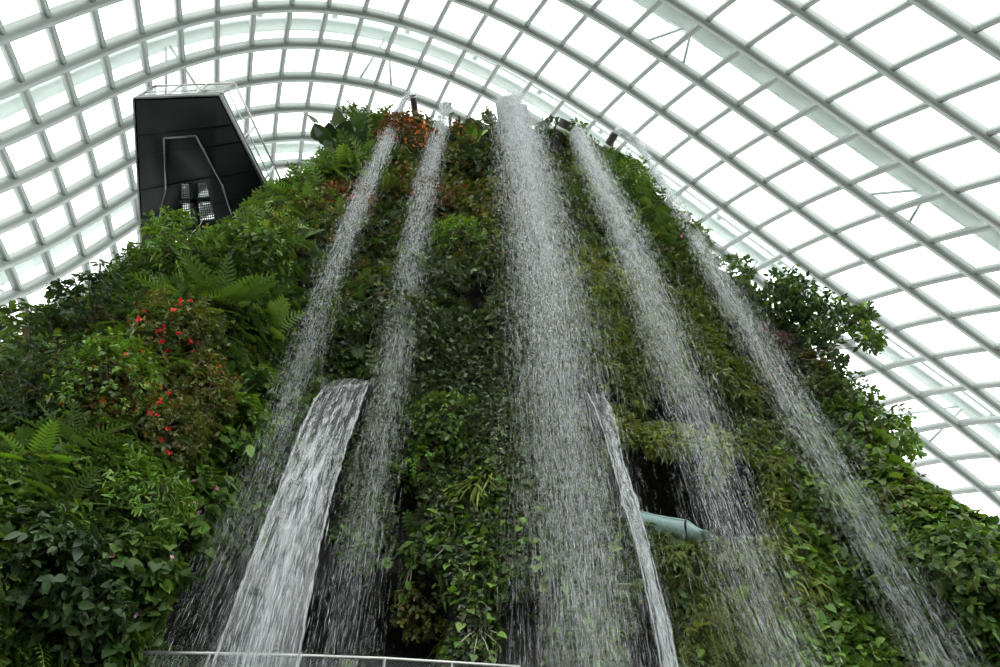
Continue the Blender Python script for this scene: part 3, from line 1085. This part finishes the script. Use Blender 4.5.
shrub(60, 400, 40, 'narrow', 9, 'dark', 'dark narrow-leaved bush at the left below the skyline', out=.3)
shrub(250, 405, 30, 'ovate', 9, 'mid', 'leafy bush right of the olive-yellow bush', out=.3)
shrub(235, 445, 34, 'ovate', 10, 'bright', 'light green leafy bush left of the leftmost waterfall', out=.35, droop=.4, up=.1, aspect=1.2)
shrub(150, 450, 36, 'small', 7, 'olive', 'bush with red berries in the middle of the lower left flank', out=.3, flowers=('red', 14, 5.5))
shrub(120, 510, 40, 'narrow', 12, 'bright', 'bright long-leaved bush in the lower left', out=.3, up=.1, droop=.5)
shrub(185, 515, 34, 'heart', 11, 'bright', 'broad-leaved begonia with pale pink flowers beside the dark cave', cat='begonia', name='begonia', out=.3, up=.1, droop=.4, flowers=('pink', 12, 5))
shrub(112, 588, 36, 'heart', 12, 'mid', 'pink-flowered begonia at the lower left', cat='begonia', name='begonia', out=.3, up=.1, droop=.4, flowers=('pink', 22, 6))
shrub(55, 612, 32, 'ovate', 14, 'dark', 'dark glossy broad-leaved bush left of the lower begonia', out=.3, mat=M_GLOSSY, droop=.4, up=.1)
shrub(85, 648, 30, 'heart', 12, 'mid', 'begonia with lilac flowers at the bottom edge, left of the catwalk railing', cat='begonia', name='begonia', out=.3, flowers=('lilac', 8, 6), droop=.4, up=.1)
shrub(20, 570, 34, 'ovate', 13, 'dark', 'dark long-leaved bush at the lower left edge', out=.3, mat=M_GLOSSY, droop=.4, up=.1)
tuft(118, 470, 14, 34, 'yellow', 'long pale grass blades standing out on the lower left flank', hang=.4, width=4)

# middle of the face
big_leaf_plant(455, 545, 9, 10, 'bright', 'heart-leaved climber on the face left of the central waterfall', stalk=1.6, spread=1.3, upb=-.4)
big_leaf_plant(415, 560, 8, 10, 'bright', 'heart-leaved climber above the bottom cave', stalk=1.5, spread=1.2, upb=-.5)
big_leaf_plant(478, 630, 9, 10, 'bright', 'heart-leaved climber at the bottom edge left of the central waterfall', stalk=1.6, spread=1.3, upb=-.2)
big_leaf_plant(560, 560, 9, 12, 'bright', 'heart-leaved climber seen through the central waterfall', stalk=1.8, spread=1.4, upb=-.3)
big_leaf_plant(600, 590, 9, 12, 'mid', 'heart-leaved climber low behind the right edge of the central waterfall', stalk=1.8, spread=1.4, upb=-.3)
big_leaf_plant(590, 640, 8, 10, 'bright', 'heart-leaved climber at the bottom edge behind the central waterfall', stalk=1.7, spread=1.4, upb=-.3)
big_leaf_plant(490, 490, 6, 9, 'mid', 'small heart-leaved climber beside the hanging grass', stalk=1.8, spread=1.2, upb=-.3)
tuft(480, 480, 60, 44, 'yellow', 'yellow-green grass hanging down the face left of the central waterfall', hang=1.6)
tuft(452, 632, 40, 36, 'yellow', 'yellowish grass tuft hanging beside the bottom cave', hang=1.5)
tuft(500, 345, 36, 22, 'yellow', 'small yellow-green grass tuft left of the central waterfall half way up', hang=1.3)
shrub(405, 345, 40, 'ovate', 8, 'creeper', 'rounded dark creeper bulge right of the second waterfall', out=.25, mat=M_GLOSSY, up=.1, droop=.5)
shrub(425, 290, 30, 'ovate', 7.5, 'creeper', 'grey-green creeper bulge above the dark creeper bulge', out=.25, mat=M_GLOSSY, up=.1, droop=.5)
shrub(465, 255, 28, 'narrow', 8, 'bright', 'bright green leafy clump left of the upper central waterfall', out=.3, up=.2)
shrub(445, 430, 30, 'ovate', 8, 'mid', 'green clump over the narrow dark hollow left of the central waterfall', out=.25, up=.1, droop=.5)
shrub(425, 470, 26, 'small', 6, 'bright', 'bright green climbing clump right of the second waterfall', out=.25, up=.1, droop=.5)
shrub(340, 330, 30, 'small', 6, 'creeper', 'dark creeper bulge between the two left waterfalls', out=.2, mat=M_GLOSSY, up=.1, droop=.4)
shrub(430, 600, 26, 'ovate', 8, 'olive', 'drooping olive creeper beside the bottom cave', out=.3, up=-.1, droop=.8)

# moss cushions on the right half
mound(598, 335, 24, 46, 'moss', 'drooping moss cushion just right of the central waterfall')
mound(622, 368, 22, 34, 'moss', 'hanging moss cushion above the upper dark ledge')
mound(650, 352, 24, 38, 'moss', 'largest hanging moss cushion left of the fourth waterfall')
mound(577, 270, 22, 30, 'yellow', 'yellow-green moss cushion beside the upper central waterfall')
mound(600, 285, 24, 22, 'yellow', 'bright moss cushion above the drooping cushions')
mound(640, 315, 22, 24, 'moss', 'round moss cushion high on the right of the central waterfall')
mound(720, 375, 28, 32, 'moss', 'moss cushion right of the fourth waterfall')
mound(695, 345, 22, 28, 'moss', 'moss cushion behind the fourth waterfall')
mound(610, 425, 22, 18, 'yellow', 'grassy cushion on the ledge right of the thin side waterfall', L=10, dens=1.6)
mound(660, 434, 30, 14, 'yellow', 'grassy cushion on the ledge above the dark recess', L=10, dens=1.6)
mound(715, 447, 26, 15, 'yellow', 'grassy cushion on the ledge behind the fourth waterfall', L=10, dens=1.6)
mound(760, 480, 14, 36, 'yellow', 'yellow-green hanging cushion at the right end of the dark recess', L=10, dens=1.6)
mound(745, 562, 26, 10, 'moss', 'moss cushion under the right end of the dark recess')
mound(680, 560, 30, 22, 'moss', 'moss cushion below the grey-green panel')
tuft(715, 590, 60, 30, 'yellow', 'yellow-green grass tuft below the right end of the grey-green panel', hang=1.5)
tuft(805, 575, 60, 30, 'yellow', 'yellow-green grass tuft right of the fourth waterfall low on the face', hang=1.5)
tuft(770, 545, 40, 26, 'yellow', 'grass hanging below the right end of the dark recess', hang=1.4)
fern(715, 630, 40, 8, 'yellow', 'pale fern at the bottom edge left of the fourth waterfall', up=.1)
fern(735, 612, 34, 7, 'bright', 'small fern beside the fourth waterfall near the bottom', up=.1)
fern(655, 632, 32, 7, 'yellow', 'pale fern at the bottom edge beside the thin side waterfall', up=.1)

# bare vine hanging down the upper left flank
vp = np.array([(203, 218), (190, 236), (176, 252), (163, 270), (157, 290), (147, 306), (135, 318), (131, 335)], float)
rr = [math.hypot(*on_rock(x, y)[0][:2]) - .9 for x, y in vp]
rr = np.interp(np.arange(len(vp)), [0, len(vp) - 1], [min(rr[:3]), min(rr[-3:])])
tq = np.linspace(0, len(vp) - 1, 30)
ts = np.arange(len(vp))
pts = [at_range(np.interp(t, ts, vp[:, 0]), np.interp(t, ts, vp[:, 1]), np.interp(t, ts, rr)) + .03 * rng.normal(size=3) for t in tq]
b = MB()
b.tube(pts, .013, 6)
o = b.build('hanging_vine', M_VINE, origin=np.array(pts[0]))
tag(o, 'long bare pale vine trailing down the upper left flank', 'vine')

# ------------------------------------------------------------------ waterfalls
def drops(b, C, W, n, thick, length, width, mat=0, p=None, jit=1.0, soft=False):
    """n slender falling drops scattered about the path C (points) with half width W; biased to the middle."""
    C = np.asarray(C)
    seg = np.linalg.norm(np.diff(C, axis=0), axis=1)
    cum = np.concatenate([[0], np.cumsum(seg)]) / seg.sum()
    t = rng.random(n) if p is None else rng.random(n) ** p
    cx = np.stack([np.interp(t, cum, C[:, c]) for c in range(3)], -1)
    w = np.interp(t, cum, W)
    tan = np.stack([np.interp(t, cum, np.gradient(C[:, c])) for c in range(3)], -1)
    tan = unit(tan)
    az = unit(cx * [1, 1, 0])
    rt = np.stack([az[:, 1], -az[:, 0], 0 * t], -1)
    # strands: a fall is made of denser and thinner strands
    nst = 26
    cen = rng.normal(0, .5, nst)
    st = rng.integers(0, nst, n)
    u = np.where(rng.random(n) < .6, cen[st] + rng.normal(0, .10, n), rng.normal(0, .52, n)) * jit
    if soft:
        u = rng.normal(0, .5, n) * jit
    v = rng.normal(0, .45, n)
    P = cx + rt * (u * w)[:, None] + az * (v * w * thick)[:, None]
    dist = np.linalg.norm(P - EYE, axis=1) / FOC
    fall = np.interp(t, cum, np.linspace(0, 1, len(C)))
    L = length * dist * np.exp(rng.normal(0, .5, n)) * (.35 + 1.2 * fall)
    R = width * dist * np.exp(rng.normal(0, .35, n))
    d = unit(tan + rng.normal(0, .03, (n, 3)))
    s1 = unit(np.cross(d, az))
    s2 = np.cross(s1, d)
    ang = [0, 2.094, 4.189]
    ring = [P + (s1 * math.cos(a) + s2 * math.sin(a)) * R[:, None] for a in ang]
    V = np.stack([P - d * L[:, None] * .4] + ring + [P + d * L[:, None] * .6], 1)
    T = np.array([[0, 2, 1], [0, 3, 2], [0, 1, 3], [4, 1, 2], [4, 2, 3], [4, 3, 1]])
    b.add(V.reshape(-1, 3), tris=((np.arange(n) * 5)[:, None, None] + T[None]).reshape(-1, 3), mat=mat)


def path(pts, rho):
    C = np.array([at_range(x, y, rho) for x, y, _ in pts])
    W = np.array([w * np.linalg.norm(c - EYE) / FOC for (x, y, w), c in zip(pts, C)])
    return C, W


FALLS = [
    ([(408, 94, 2), (398, 112, 4), (388, 140, 8), (365, 190, 11), (335, 265, 14), (310, 340, 17), (290, 400, 19), (262, 480, 25), (230, 560, 32), (200, 640, 42), (186, 675, 46), (150, 760, 52)],
     8.7, 2000, 6500, 'leftmost thin waterfall dropping from the curved pipe beside the orange shrub'),
    ([(446, 104, 4), (441, 125, 8), (432, 160, 11), (420, 210, 14), (410, 270, 17), (398, 340, 20), (385, 410, 22), (370, 490, 26), (355, 570, 30), (342, 640, 34), (336, 675, 36), (320, 760, 42)],
     8.5, 2100, 7000, 'second waterfall from the left, between the orange shrub and the broad central fall'),
    ([(510, 101, 13), (516, 125, 20), (525, 165, 27), (534, 210, 32), (545, 270, 38), (555, 340, 45), (563, 410, 51), (572, 490, 57), (580, 570, 63), (588, 675, 70), (598, 760, 78)],
     8.3, 8500, 26000, 'broad white central waterfall pouring from the summit'),
    ([(576, 132, 6), (590, 160, 12), (607, 195, 16), (625, 235, 19), (645, 285, 22), (668, 345, 27), (690, 405, 30), (712, 470, 33), (735, 540, 36), (757, 600, 38), (788, 675, 42), (820, 760, 46)],
     9.0, 2700, 9500, 'waterfall right of the central one, dropping from the thick pipe past the dark recess'),
    ([(622, 130, 2), (634, 139, 4), (655, 172, 5), (680, 214, 7), (700, 247, 10), (725, 290, 14), (755, 340, 16), (790, 400, 18), (825, 460, 20), (860, 520, 22), (895, 580, 24), (925, 635, 26), (945, 675, 28), (990, 760, 32)],
     11.5, 1900, 6500, 'far right waterfall running down beside the right skyline'),
]
for pts, rho, n1, n2, label in FALLS:
    C, W = path(pts, rho)
    th = thing('waterfall', C[0], label, 'waterfall')
    b = MB()
    drops(b, C, W * .9, int(n1 * 2.1), .8, 8, .17, p=1.9)
    drops(b, C, W * .8, int(n1 * .9), .8, 6, .27, p=3.6, soft=True)
    b.build('falling_drops', M_DROP, th, origin=C[0])
    b = MB()
    drops(b, C, W * 1.0, int(n2 * 1.9), .9, 24, .21, p=1.55, soft=True)
    b.build('fine_spray', M_MIST, th, origin=C[0])


def sheet_fall(Lp, Rp, rho, label, n1, fade_from=.45, bulge=.12, spread=1.0, gs=1.0, wob=0.0):
    A = np.array([at_range(x, y, rho) for x, y in Lp])
    B = np.array([at_range(x, y, rho) for x, y in Rp])
    m, k = 60, 15
    tt = np.linspace(0, 1, len(A))
    t = np.linspace(0, 1, m)
    A2 = np.stack([np.interp(t, tt, A[:, c]) for c in range(3)], -1)
    B2 = np.stack([np.interp(t, tt, B[:, c]) for c in range(3)], -1)
    V, Ct = [], []
    az = unit(((A[0] + B[0]) / 2) * [1, 1, 0])
    for a in range(m):
        for c in range(k):
            f = c / (k - 1)
            w = np.linalg.norm(B2[a] - A2[a])
            fw = .5 + (f - .5) * (1 + wob * (.5 * math.sin(17 * t[a]) + .4 * math.sin(41 * t[a] + 1)) * min(1, 3 * t[a]))
            V.append(A2[a] * (1 - fw) + B2[a] * fw - az * (bulge * w * math.sin(math.pi * f) + .05 * w * math.sin(9 * f + 5 * t[a]) * t[a]))
            Ct.append((t[a], f * gs, 1 if t[a] < fade_from else max(0, 1 - (t[a] - fade_from) / (1 - fade_from) * .9)))
    q = [(a * k + c, a * k + c + 1, (a + 1) * k + c + 1, (a + 1) * k + c) for a in range(m - 1) for c in range(k - 1)]
    th = thing('waterfall', (A[0] + B[0]) / 2, label, 'waterfall')
    b = MB()
    # turned lip where the water leaves the rock
    b.add(V, q, col=np.array(Ct))
    b.build('water_sheet', M_SHEET, th, origin=(A[0] + B[0]) / 2, smooth=True)
    b = MB()
    mid = (A + B) / 2
    W = np.linalg.norm(B - A, axis=1) / 2
    drops(b, mid, W * .85 * spread, int(n1 * .8), .35, 13, .45, p=.55)
    b.build('falling_drops', M_DROP, th, origin=(A[0] + B[0]) / 2)
    for E_ in (A, B):
        b = MB()
        drops(b, E_, np.minimum(W * .08, .02), 260, .6, 12, .5, p=1.1)
        b.build('edge_drops', M_DROP, th, origin=(A[0] + B[0]) / 2)
    b = MB()
    drops(b, mid, W * 1.05 * spread, int(n1 * 1.6), .5, 28, .26, p=.5, soft=True)
    b.build('fine_spray', M_MIST, th, origin=(A[0] + B[0]) / 2)
    return th, A, B


th6, A6, B6 = sheet_fall([(326, 384), (314, 402), (300, 432), (282, 480), (262, 530), (240, 590), (215, 660), (190, 740)],
                         [(369, 381), (362, 400), (351, 432), (336, 480), (322, 530), (311, 590), (298, 660), (284, 740)], 8.3,
                         'wide sheet of water pouring from the ledge at the left, breaking into white streaks', 1500)
th7, A7, B7 = sheet_fall([(588, 394), (595, 408), (604, 432), (611, 458), (618, 482), (625, 508), (636, 545), (645, 585), (655, 630), (664, 680), (672, 740)],
                         [(601, 394), (610, 406), (617, 431), (622, 458), (630, 482), (638, 508), (649, 545), (659, 585), (670, 630), (680, 680), (690, 740)], 8.8,
                         'thin side waterfall shooting from a ledge just right of the central fall', 620, fade_from=.25, spread=.9, gs=.3, wob=.55)


# ledge lips the two sheets run off
def lip(A, B, label, drop=.12, back=1.6):
    az = unit(((A + B) / 2) * [1, 1, 0])
    side = unit(B - A)
    c = (A + B) / 2 + az * back / 2 - UP * drop
    b = MB()
    w = np.linalg.norm(B - A) / 2
    b.box(c, az * back / 2, side * (w + .06), UP * .05)
    th = thing('water_chute', c, label, 'water chute')
    b.build('tray', M_ROCK, th, origin=c)
    for s in (-1, 1):
        bb = MB()
        bb.box(c + side * s * (w + .06) + UP * .08, az * back / 2, side * .035, UP * .13)
        bb.build('side_wall', M_ROCK, th, origin=c)


lip(A6[0], B6[0], 'dark stone chute behind the top of the wide sheet of water at the left')
lip(A7[0], B7[0], 'dark stone chute behind the top of the thin side waterfall')


# ------------------------------------------------------------------ water pipes on the summit
def pipe(tip, base, rho, rad, label, bent=None, band=.35):
    A = at_range(tip[0], tip[1], rho)
    B = at_height(base[0], base[1], A[2] - .1)
    if np.linalg.norm(B - A) > 6:
        B = A + unit(B - A) * 6
    B2 = B + unit(B - A) * .8
    th = thing('water_pipe', A, label, 'water pipe')
    b = MB()
    b.tube([A, (A + B) / 2, B2], rad, 14, cap=False)
    b.tube([B2, (A + B) / 2, A], rad * .86, 14, cap=False)
    b.build('pipe', M_PIPE, th, origin=A, smooth=True)
    c = A + (B - A) * band
    b = MB()
    ax = unit(B - A)
    b.tube([c, c + ax * .16], rad * 1.06, 14)
    b.build('band', M_BAND, th, origin=A)
    b = MB()
    b.tube([A - ax * .02, A + ax * .06], rad * 1.08, 14, cap=False)
    b.build('rim', M_BAND if bent else M_PIPE, th, origin=A)
    if bent:
        P = np.array([at_range(x, y, rho) for x, y in bent])
        b = MB()
        b.tube(P, np.linspace(rad * .8, rad * .35, len(P)), 10)
        b.build('water_jet', M_DROP, th, origin=A, smooth=True)
    return A


pipe((413, 96), (418, 136), 8.7, .15, 'slim dark pipe above the orange shrub at the top of the leftmost waterfall', bent=[(414, 95), (410, 94), (406, 97), (401, 106), (396, 117)])
pipe((450, 103), (450, 132), 8.6, .08, 'thin dark pipe behind the second waterfall', band=.2)
pipe((459, 117), (460, 132), 8.9, .05, 'thinnest pipe standing right of the second waterfall', band=.5)
pipe((566, 121), (559, 136), 9.0, .26, 'thick short pipe with a pale band on the summit right of the central fall', band=.45)
pipe((616, 132), (601, 157), 11.5, .2, 'banded dark pipe at the top of the far right waterfall', bent=[(617, 131), (622, 130), (628, 133), (634, 139)], band=.5)
# the trough of the central fall
A, B = at_range(496, 101, 8.5), at_range(526, 104, 8.5)
az = unit(((A + B) / 2) * [1, 1, 0])
side = unit(B - A)
c = (A + B) / 2
th = thing('water_trough', c, 'open dark trough the central waterfall pours from', 'water trough')
w = np.linalg.norm(B - A) / 2
L = 1.5
b = MB(); b.box(c + az * L / 2 - UP * .22, az * L / 2, side * w, UP * .05); b.build('tray', M_PIPE, th, origin=c)
for s in (-1, 1):
    b = MB(); b.box(c + az * L / 2 + side * s * w - UP * .1, az * L / 2, side * .04, UP * .2); b.build('side_wall', M_PIPE, th, origin=c)
b = MB(); b.box(c + az * .4 - UP * .08, az * .4, side * (w - .05), UP * .07); b.build('water', M_DROP, th, origin=c)

# ------------------------------------------------------------------ lookout platform
ZP = 27.4
fl, fr_ = at_height(134, 99, ZP), at_height(219, 96, ZP)
br, bl = at_height(281, 222, ZP), at_height(142, 246, ZP)
deck = [fl, fr_, br, bl]
cen3 = sum(deck) / 4
th = thing('lookout_platform', cen3, 'black cantilevered lookout platform with steel railing high on the left', 'lookout platform')
hole = [at_height(179, 184, ZP), at_height(207, 183, ZP), at_height(215, 222, ZP), at_height(180, 226, ZP)]
b = MB()
H = .42
V = deck + hole + [p + UP * H for p in deck] + [p + UP * H for p in hole]
q = []
for k in range(4):
    n2 = (k + 1) % 4
    q += [(k, n2, 4 + n2, 4 + k), (8 + k, 12 + k, 12 + n2, 8 + n2), (k, 8 + k, 8 + n2, n2), (4 + k, 4 + n2, 12 + n2, 12 + k)]
b.add(V, q)
b.build('deck', M_BLACK, th, origin=cen3)
# glass floor panel with bars
gl = b = MB()
b.add([p + UP * .2 for p in hole], [(0, 1, 2, 3)])
b.build('glass_floor', M_RAILGLASS, th, origin=cen3)
b = MB()
mix = lambda a, c, t: a * (1 - t) + c * t
b.bar(mix(hole[0], hole[1], .48) + UP * .1, mix(hole[3], hole[2], .42) + UP * .1, .28, .2)
b.bar(mix(hole[0], hole[3], .42) + UP * .1, mix(hole[1], hole[2], .42) + UP * .1, .16, .2)
b.build('floor_bars', M_BLACK, th, origin=cen3)
# perforated screen over the glass floor
b = MB()
for k in range(1, 16):
    t = k / 16
    b.bar(mix(hole[0], hole[1], t) + UP * .32, mix(hole[3], hole[2], t) + UP * .32, .045, .03)
    b.bar(mix(hole[0], hole[3], t) + UP * .34, mix(hole[1], hole[2], t) + UP * .34, .045, .03)
b.build('floor_screen', M_TRIM, th, origin=cen3)
# thin trim outlining the inner soffit
tr = [at_height(x, y, ZP - .05) for x, y in [(157, 228), (166, 190), (164, 138), (196, 136), (222, 184), (232, 215)]]
for a_, c_ in zip(tr[:-1], tr[1:]):
    b = MB(); b.bar(a_, c_, .055, .06); b.build('soffit_trim', M_TRIM, th, origin=cen3)
# cladding seams
for t in (.22, .36, .6, .8):
    b = MB(); b.bar(mix(fl, bl, t) - UP * .01, mix(fr_, br, t * .92) - UP * .01, .03, .03); b.build('seam', M_BLACK, th, origin=cen3)
# edge trims and railing
RH = 1.5
for a_, c_ in ((fl, fr_), (fr_, br), (fl, bl)):
    b = MB(); b.bar(a_ + UP * .1, c_ + UP * .1, .12, .2); b.bar(a_ + UP * .36, c_ + UP * .36, .09, .1); b.build('edge_trim', M_TRIM, th, origin=cen3)


def rail_run(a_, c_, n, ends=(0, 1)):
    top = [a_ + UP * (H + RH), c_ + UP * (H + RH)]
    b = MB(); b.tube(top, .045, 8); rail = b.build('handrail', M_STEEL, th, origin=cen3)
    b = MB(); b.tube([a_ + UP * (H + .55), c_ + UP * (H + .55)], .028, 6); b.build('mid_rail', M_STEEL, th, origin=cen3)
    for k in range(n + 1):
        p = mix(a_, c_, k / n)
        b = MB(); b.bar(p + UP * (H - .1), p + UP * (H + RH), .05, .09, up=np.array([.3, .9, .1])); b.build('post', M_STEEL, th, origin=cen3)
    b = MB(); b.add([a_ + UP * (H + .05), c_ + UP * (H + .05), c_ + UP * (H + RH - .08), a_ + UP * (H + RH - .08)], [(0, 1, 2, 3)]); b.build('glass_panel', M_RAILGLASS, th, origin=cen3)


rail_run(fl, fr_, 3)
rail_run(fr_, br, 3)
rail_run(fl, bl, 3)
# ------------------------------------------------------------------ grey-green panel below the dark recess
base_rho = math.hypot(*on_rock(672, 552)[0][:2]) - .25
topl = [(640, 512), (655, 516), (672, 519), (686, 521), (697, 529), (710, 535)]
botl = [(644, 531), (660, 534), (674, 538), (688, 542), (700, 543), (712, 538)]
T_ = [at_range(x, y, base_rho + .1 * k / 5) for k, (x, y) in enumerate(topl)]
B_ = [at_range(x, y, base_rho + .12 + .1 * k / 5) for k, (x, y) in enumerate(botl)]
th = thing('balcony_panel', T_[0], 'curved grey-green panel edging the dark recess right of the thin side waterfall', 'balcony panel')
az = unit(T_[2] * [1, 1, 0])
for a_, c_, name in ((0, 3, 'panel'), (3, 5, 'panel')):
    b = MB()
    V, q = [], []
    for k in range(a_, c_ + 1):
        for f in np.linspace(0, 1, 5):
            V.append(mix(T_[k], B_[k], f) - az * .16 * math.sin(math.pi * f * .9))
    nk = c_ - a_ + 1
    V += [v + az * .07 for v in V]
    n5 = nk * 5
    for k in range(nk - 1):
        for f in range(4):
            i0 = k * 5 + f
            q += [(i0, i0 + 1, i0 + 6, i0 + 5), (n5 + i0, n5 + i0 + 5, n5 + i0 + 6, n5 + i0 + 1)]
        q += [(k * 5, k * 5 + 5, n5 + k * 5 + 5, n5 + k * 5), (k * 5 + 4, n5 + k * 5 + 4, n5 + k * 5 + 9, k * 5 + 9)]
    b.add(V, q)
    b.build(name, M_CANVAS, th, origin=T_[0], smooth=True)
b = MB(); b.tube(T_, .03, 6); b.build('top_edge', M_CANVAS, th, origin=T_[0])
b = MB(); b.tube([T_[3] - az * .03, mix(T_[3], B_[3], .5) - az * .18, B_[3] - az * .05], .02, 6); b.build('seam', M_BLACK, th, origin=T_[0])

# ------------------------------------------------------------------ catwalk railing at the foot
ra = [at_range(x, y, 8.9) for x, y in [(122, 652.5), (210, 653.5), (300, 655.5), (385, 658.5), (452, 662.5), (520, 667)]]
zr = ra[0][2]
th = thing('catwalk_railing', ra[0], 'steel railing with wire mesh along the catwalk at the bottom left', 'railing')
b = MB(); b.tube(ra, .022, 8); b.build('handrail', M_STEEL, th, origin=ra[0])
b = MB(); b.tube([p - UP * 1.0 for p in ra], .02, 6); b.build('bottom_rail', M_STEEL, th, origin=ra[0])
for p in ra:
    b = MB(); b.tube([p, p - UP * 1.1], .02, 6); b.build('post', M_STEEL, th, origin=ra[0])
b = MB()
for a_, c_ in zip(ra[:-1], ra[1:]):
    n = max(4, int(np.linalg.norm(c_ - a_) / .055))
    h = .95
    kk = int(h / .055)
    for k in range(-kk, n):
        for sg in (1, -1):
            t0, t1 = k / n, (k + kk) / n
            z0, z1 = (0, h)
            lo, hi = max(t0, 0), min(t1, 1)
            za, zb = h * (lo - t0) / (t1 - t0), h * (hi - t0) / (t1 - t0)
            if sg < 0:
                za, zb = h - za, h - zb
            b.tube([mix(a_, c_, lo) - UP * (.03 + za), mix(a_, c_, hi) - UP * (.03 + zb)], .0035, 3, cap=False)
b.build('wire_mesh', M_TRIM, th, origin=ra[0])
cw = MB()
for a_, c_ in zip(ra[:-1], ra[1:]):
    o_ = unit((a_ + c_) * [1, 1, 0])
    cw.box((a_ + c_) / 2 - UP * 1.2 + o_ * .5, (c_ - a_) / 2, o_ * .6, UP * .06)
o = cw.build('catwalk', M_TRIM, origin=ra[0])
tag(o, 'narrow dark catwalk deck behind the railing at the bottom left', 'catwalk')

# ------------------------------------------------------------------ sky, camera, view
w = bpy.data.worlds.new('overcast')
SC.world = w
w.use_nodes = True
bg = w.node_tree.nodes['Background']
bg.inputs[0].default_value = (0.965, 1.0, 0.985, 1)
bg.inputs[1].default_value = 3.0

cam = bpy.data.cameras.new('camera')
cam.sensor_width = 36
cam.lens = FOC / 1000 * 36
cam.clip_end = 500
co = bpy.data.objects.new('camera', cam)
COL.objects.link(co)
M = Matrix.Identity(4)
for k in range(3):
    M[k][0], M[k][1], M[k][2], M[k][3] = CR[k], CU[k], -CF[k], EYE[k]
co.matrix_world = M
SC.camera = co

SC.view_settings.view_transform = 'Standard'
SC.view_settings.look = 'None'
SC.view_settings.exposure = 0.0
SC.view_settings.gamma = 1.0
SC.view_settings.use_curve_mapping = False
cy = SC.cycles
cy.transparent_max_bounces = 48
cy.max_bounces = 6
cy.diffuse_bounces = 3
cy.caustics_reflective = False
cy.caustics_refractive = False
cy.use_denoising = True
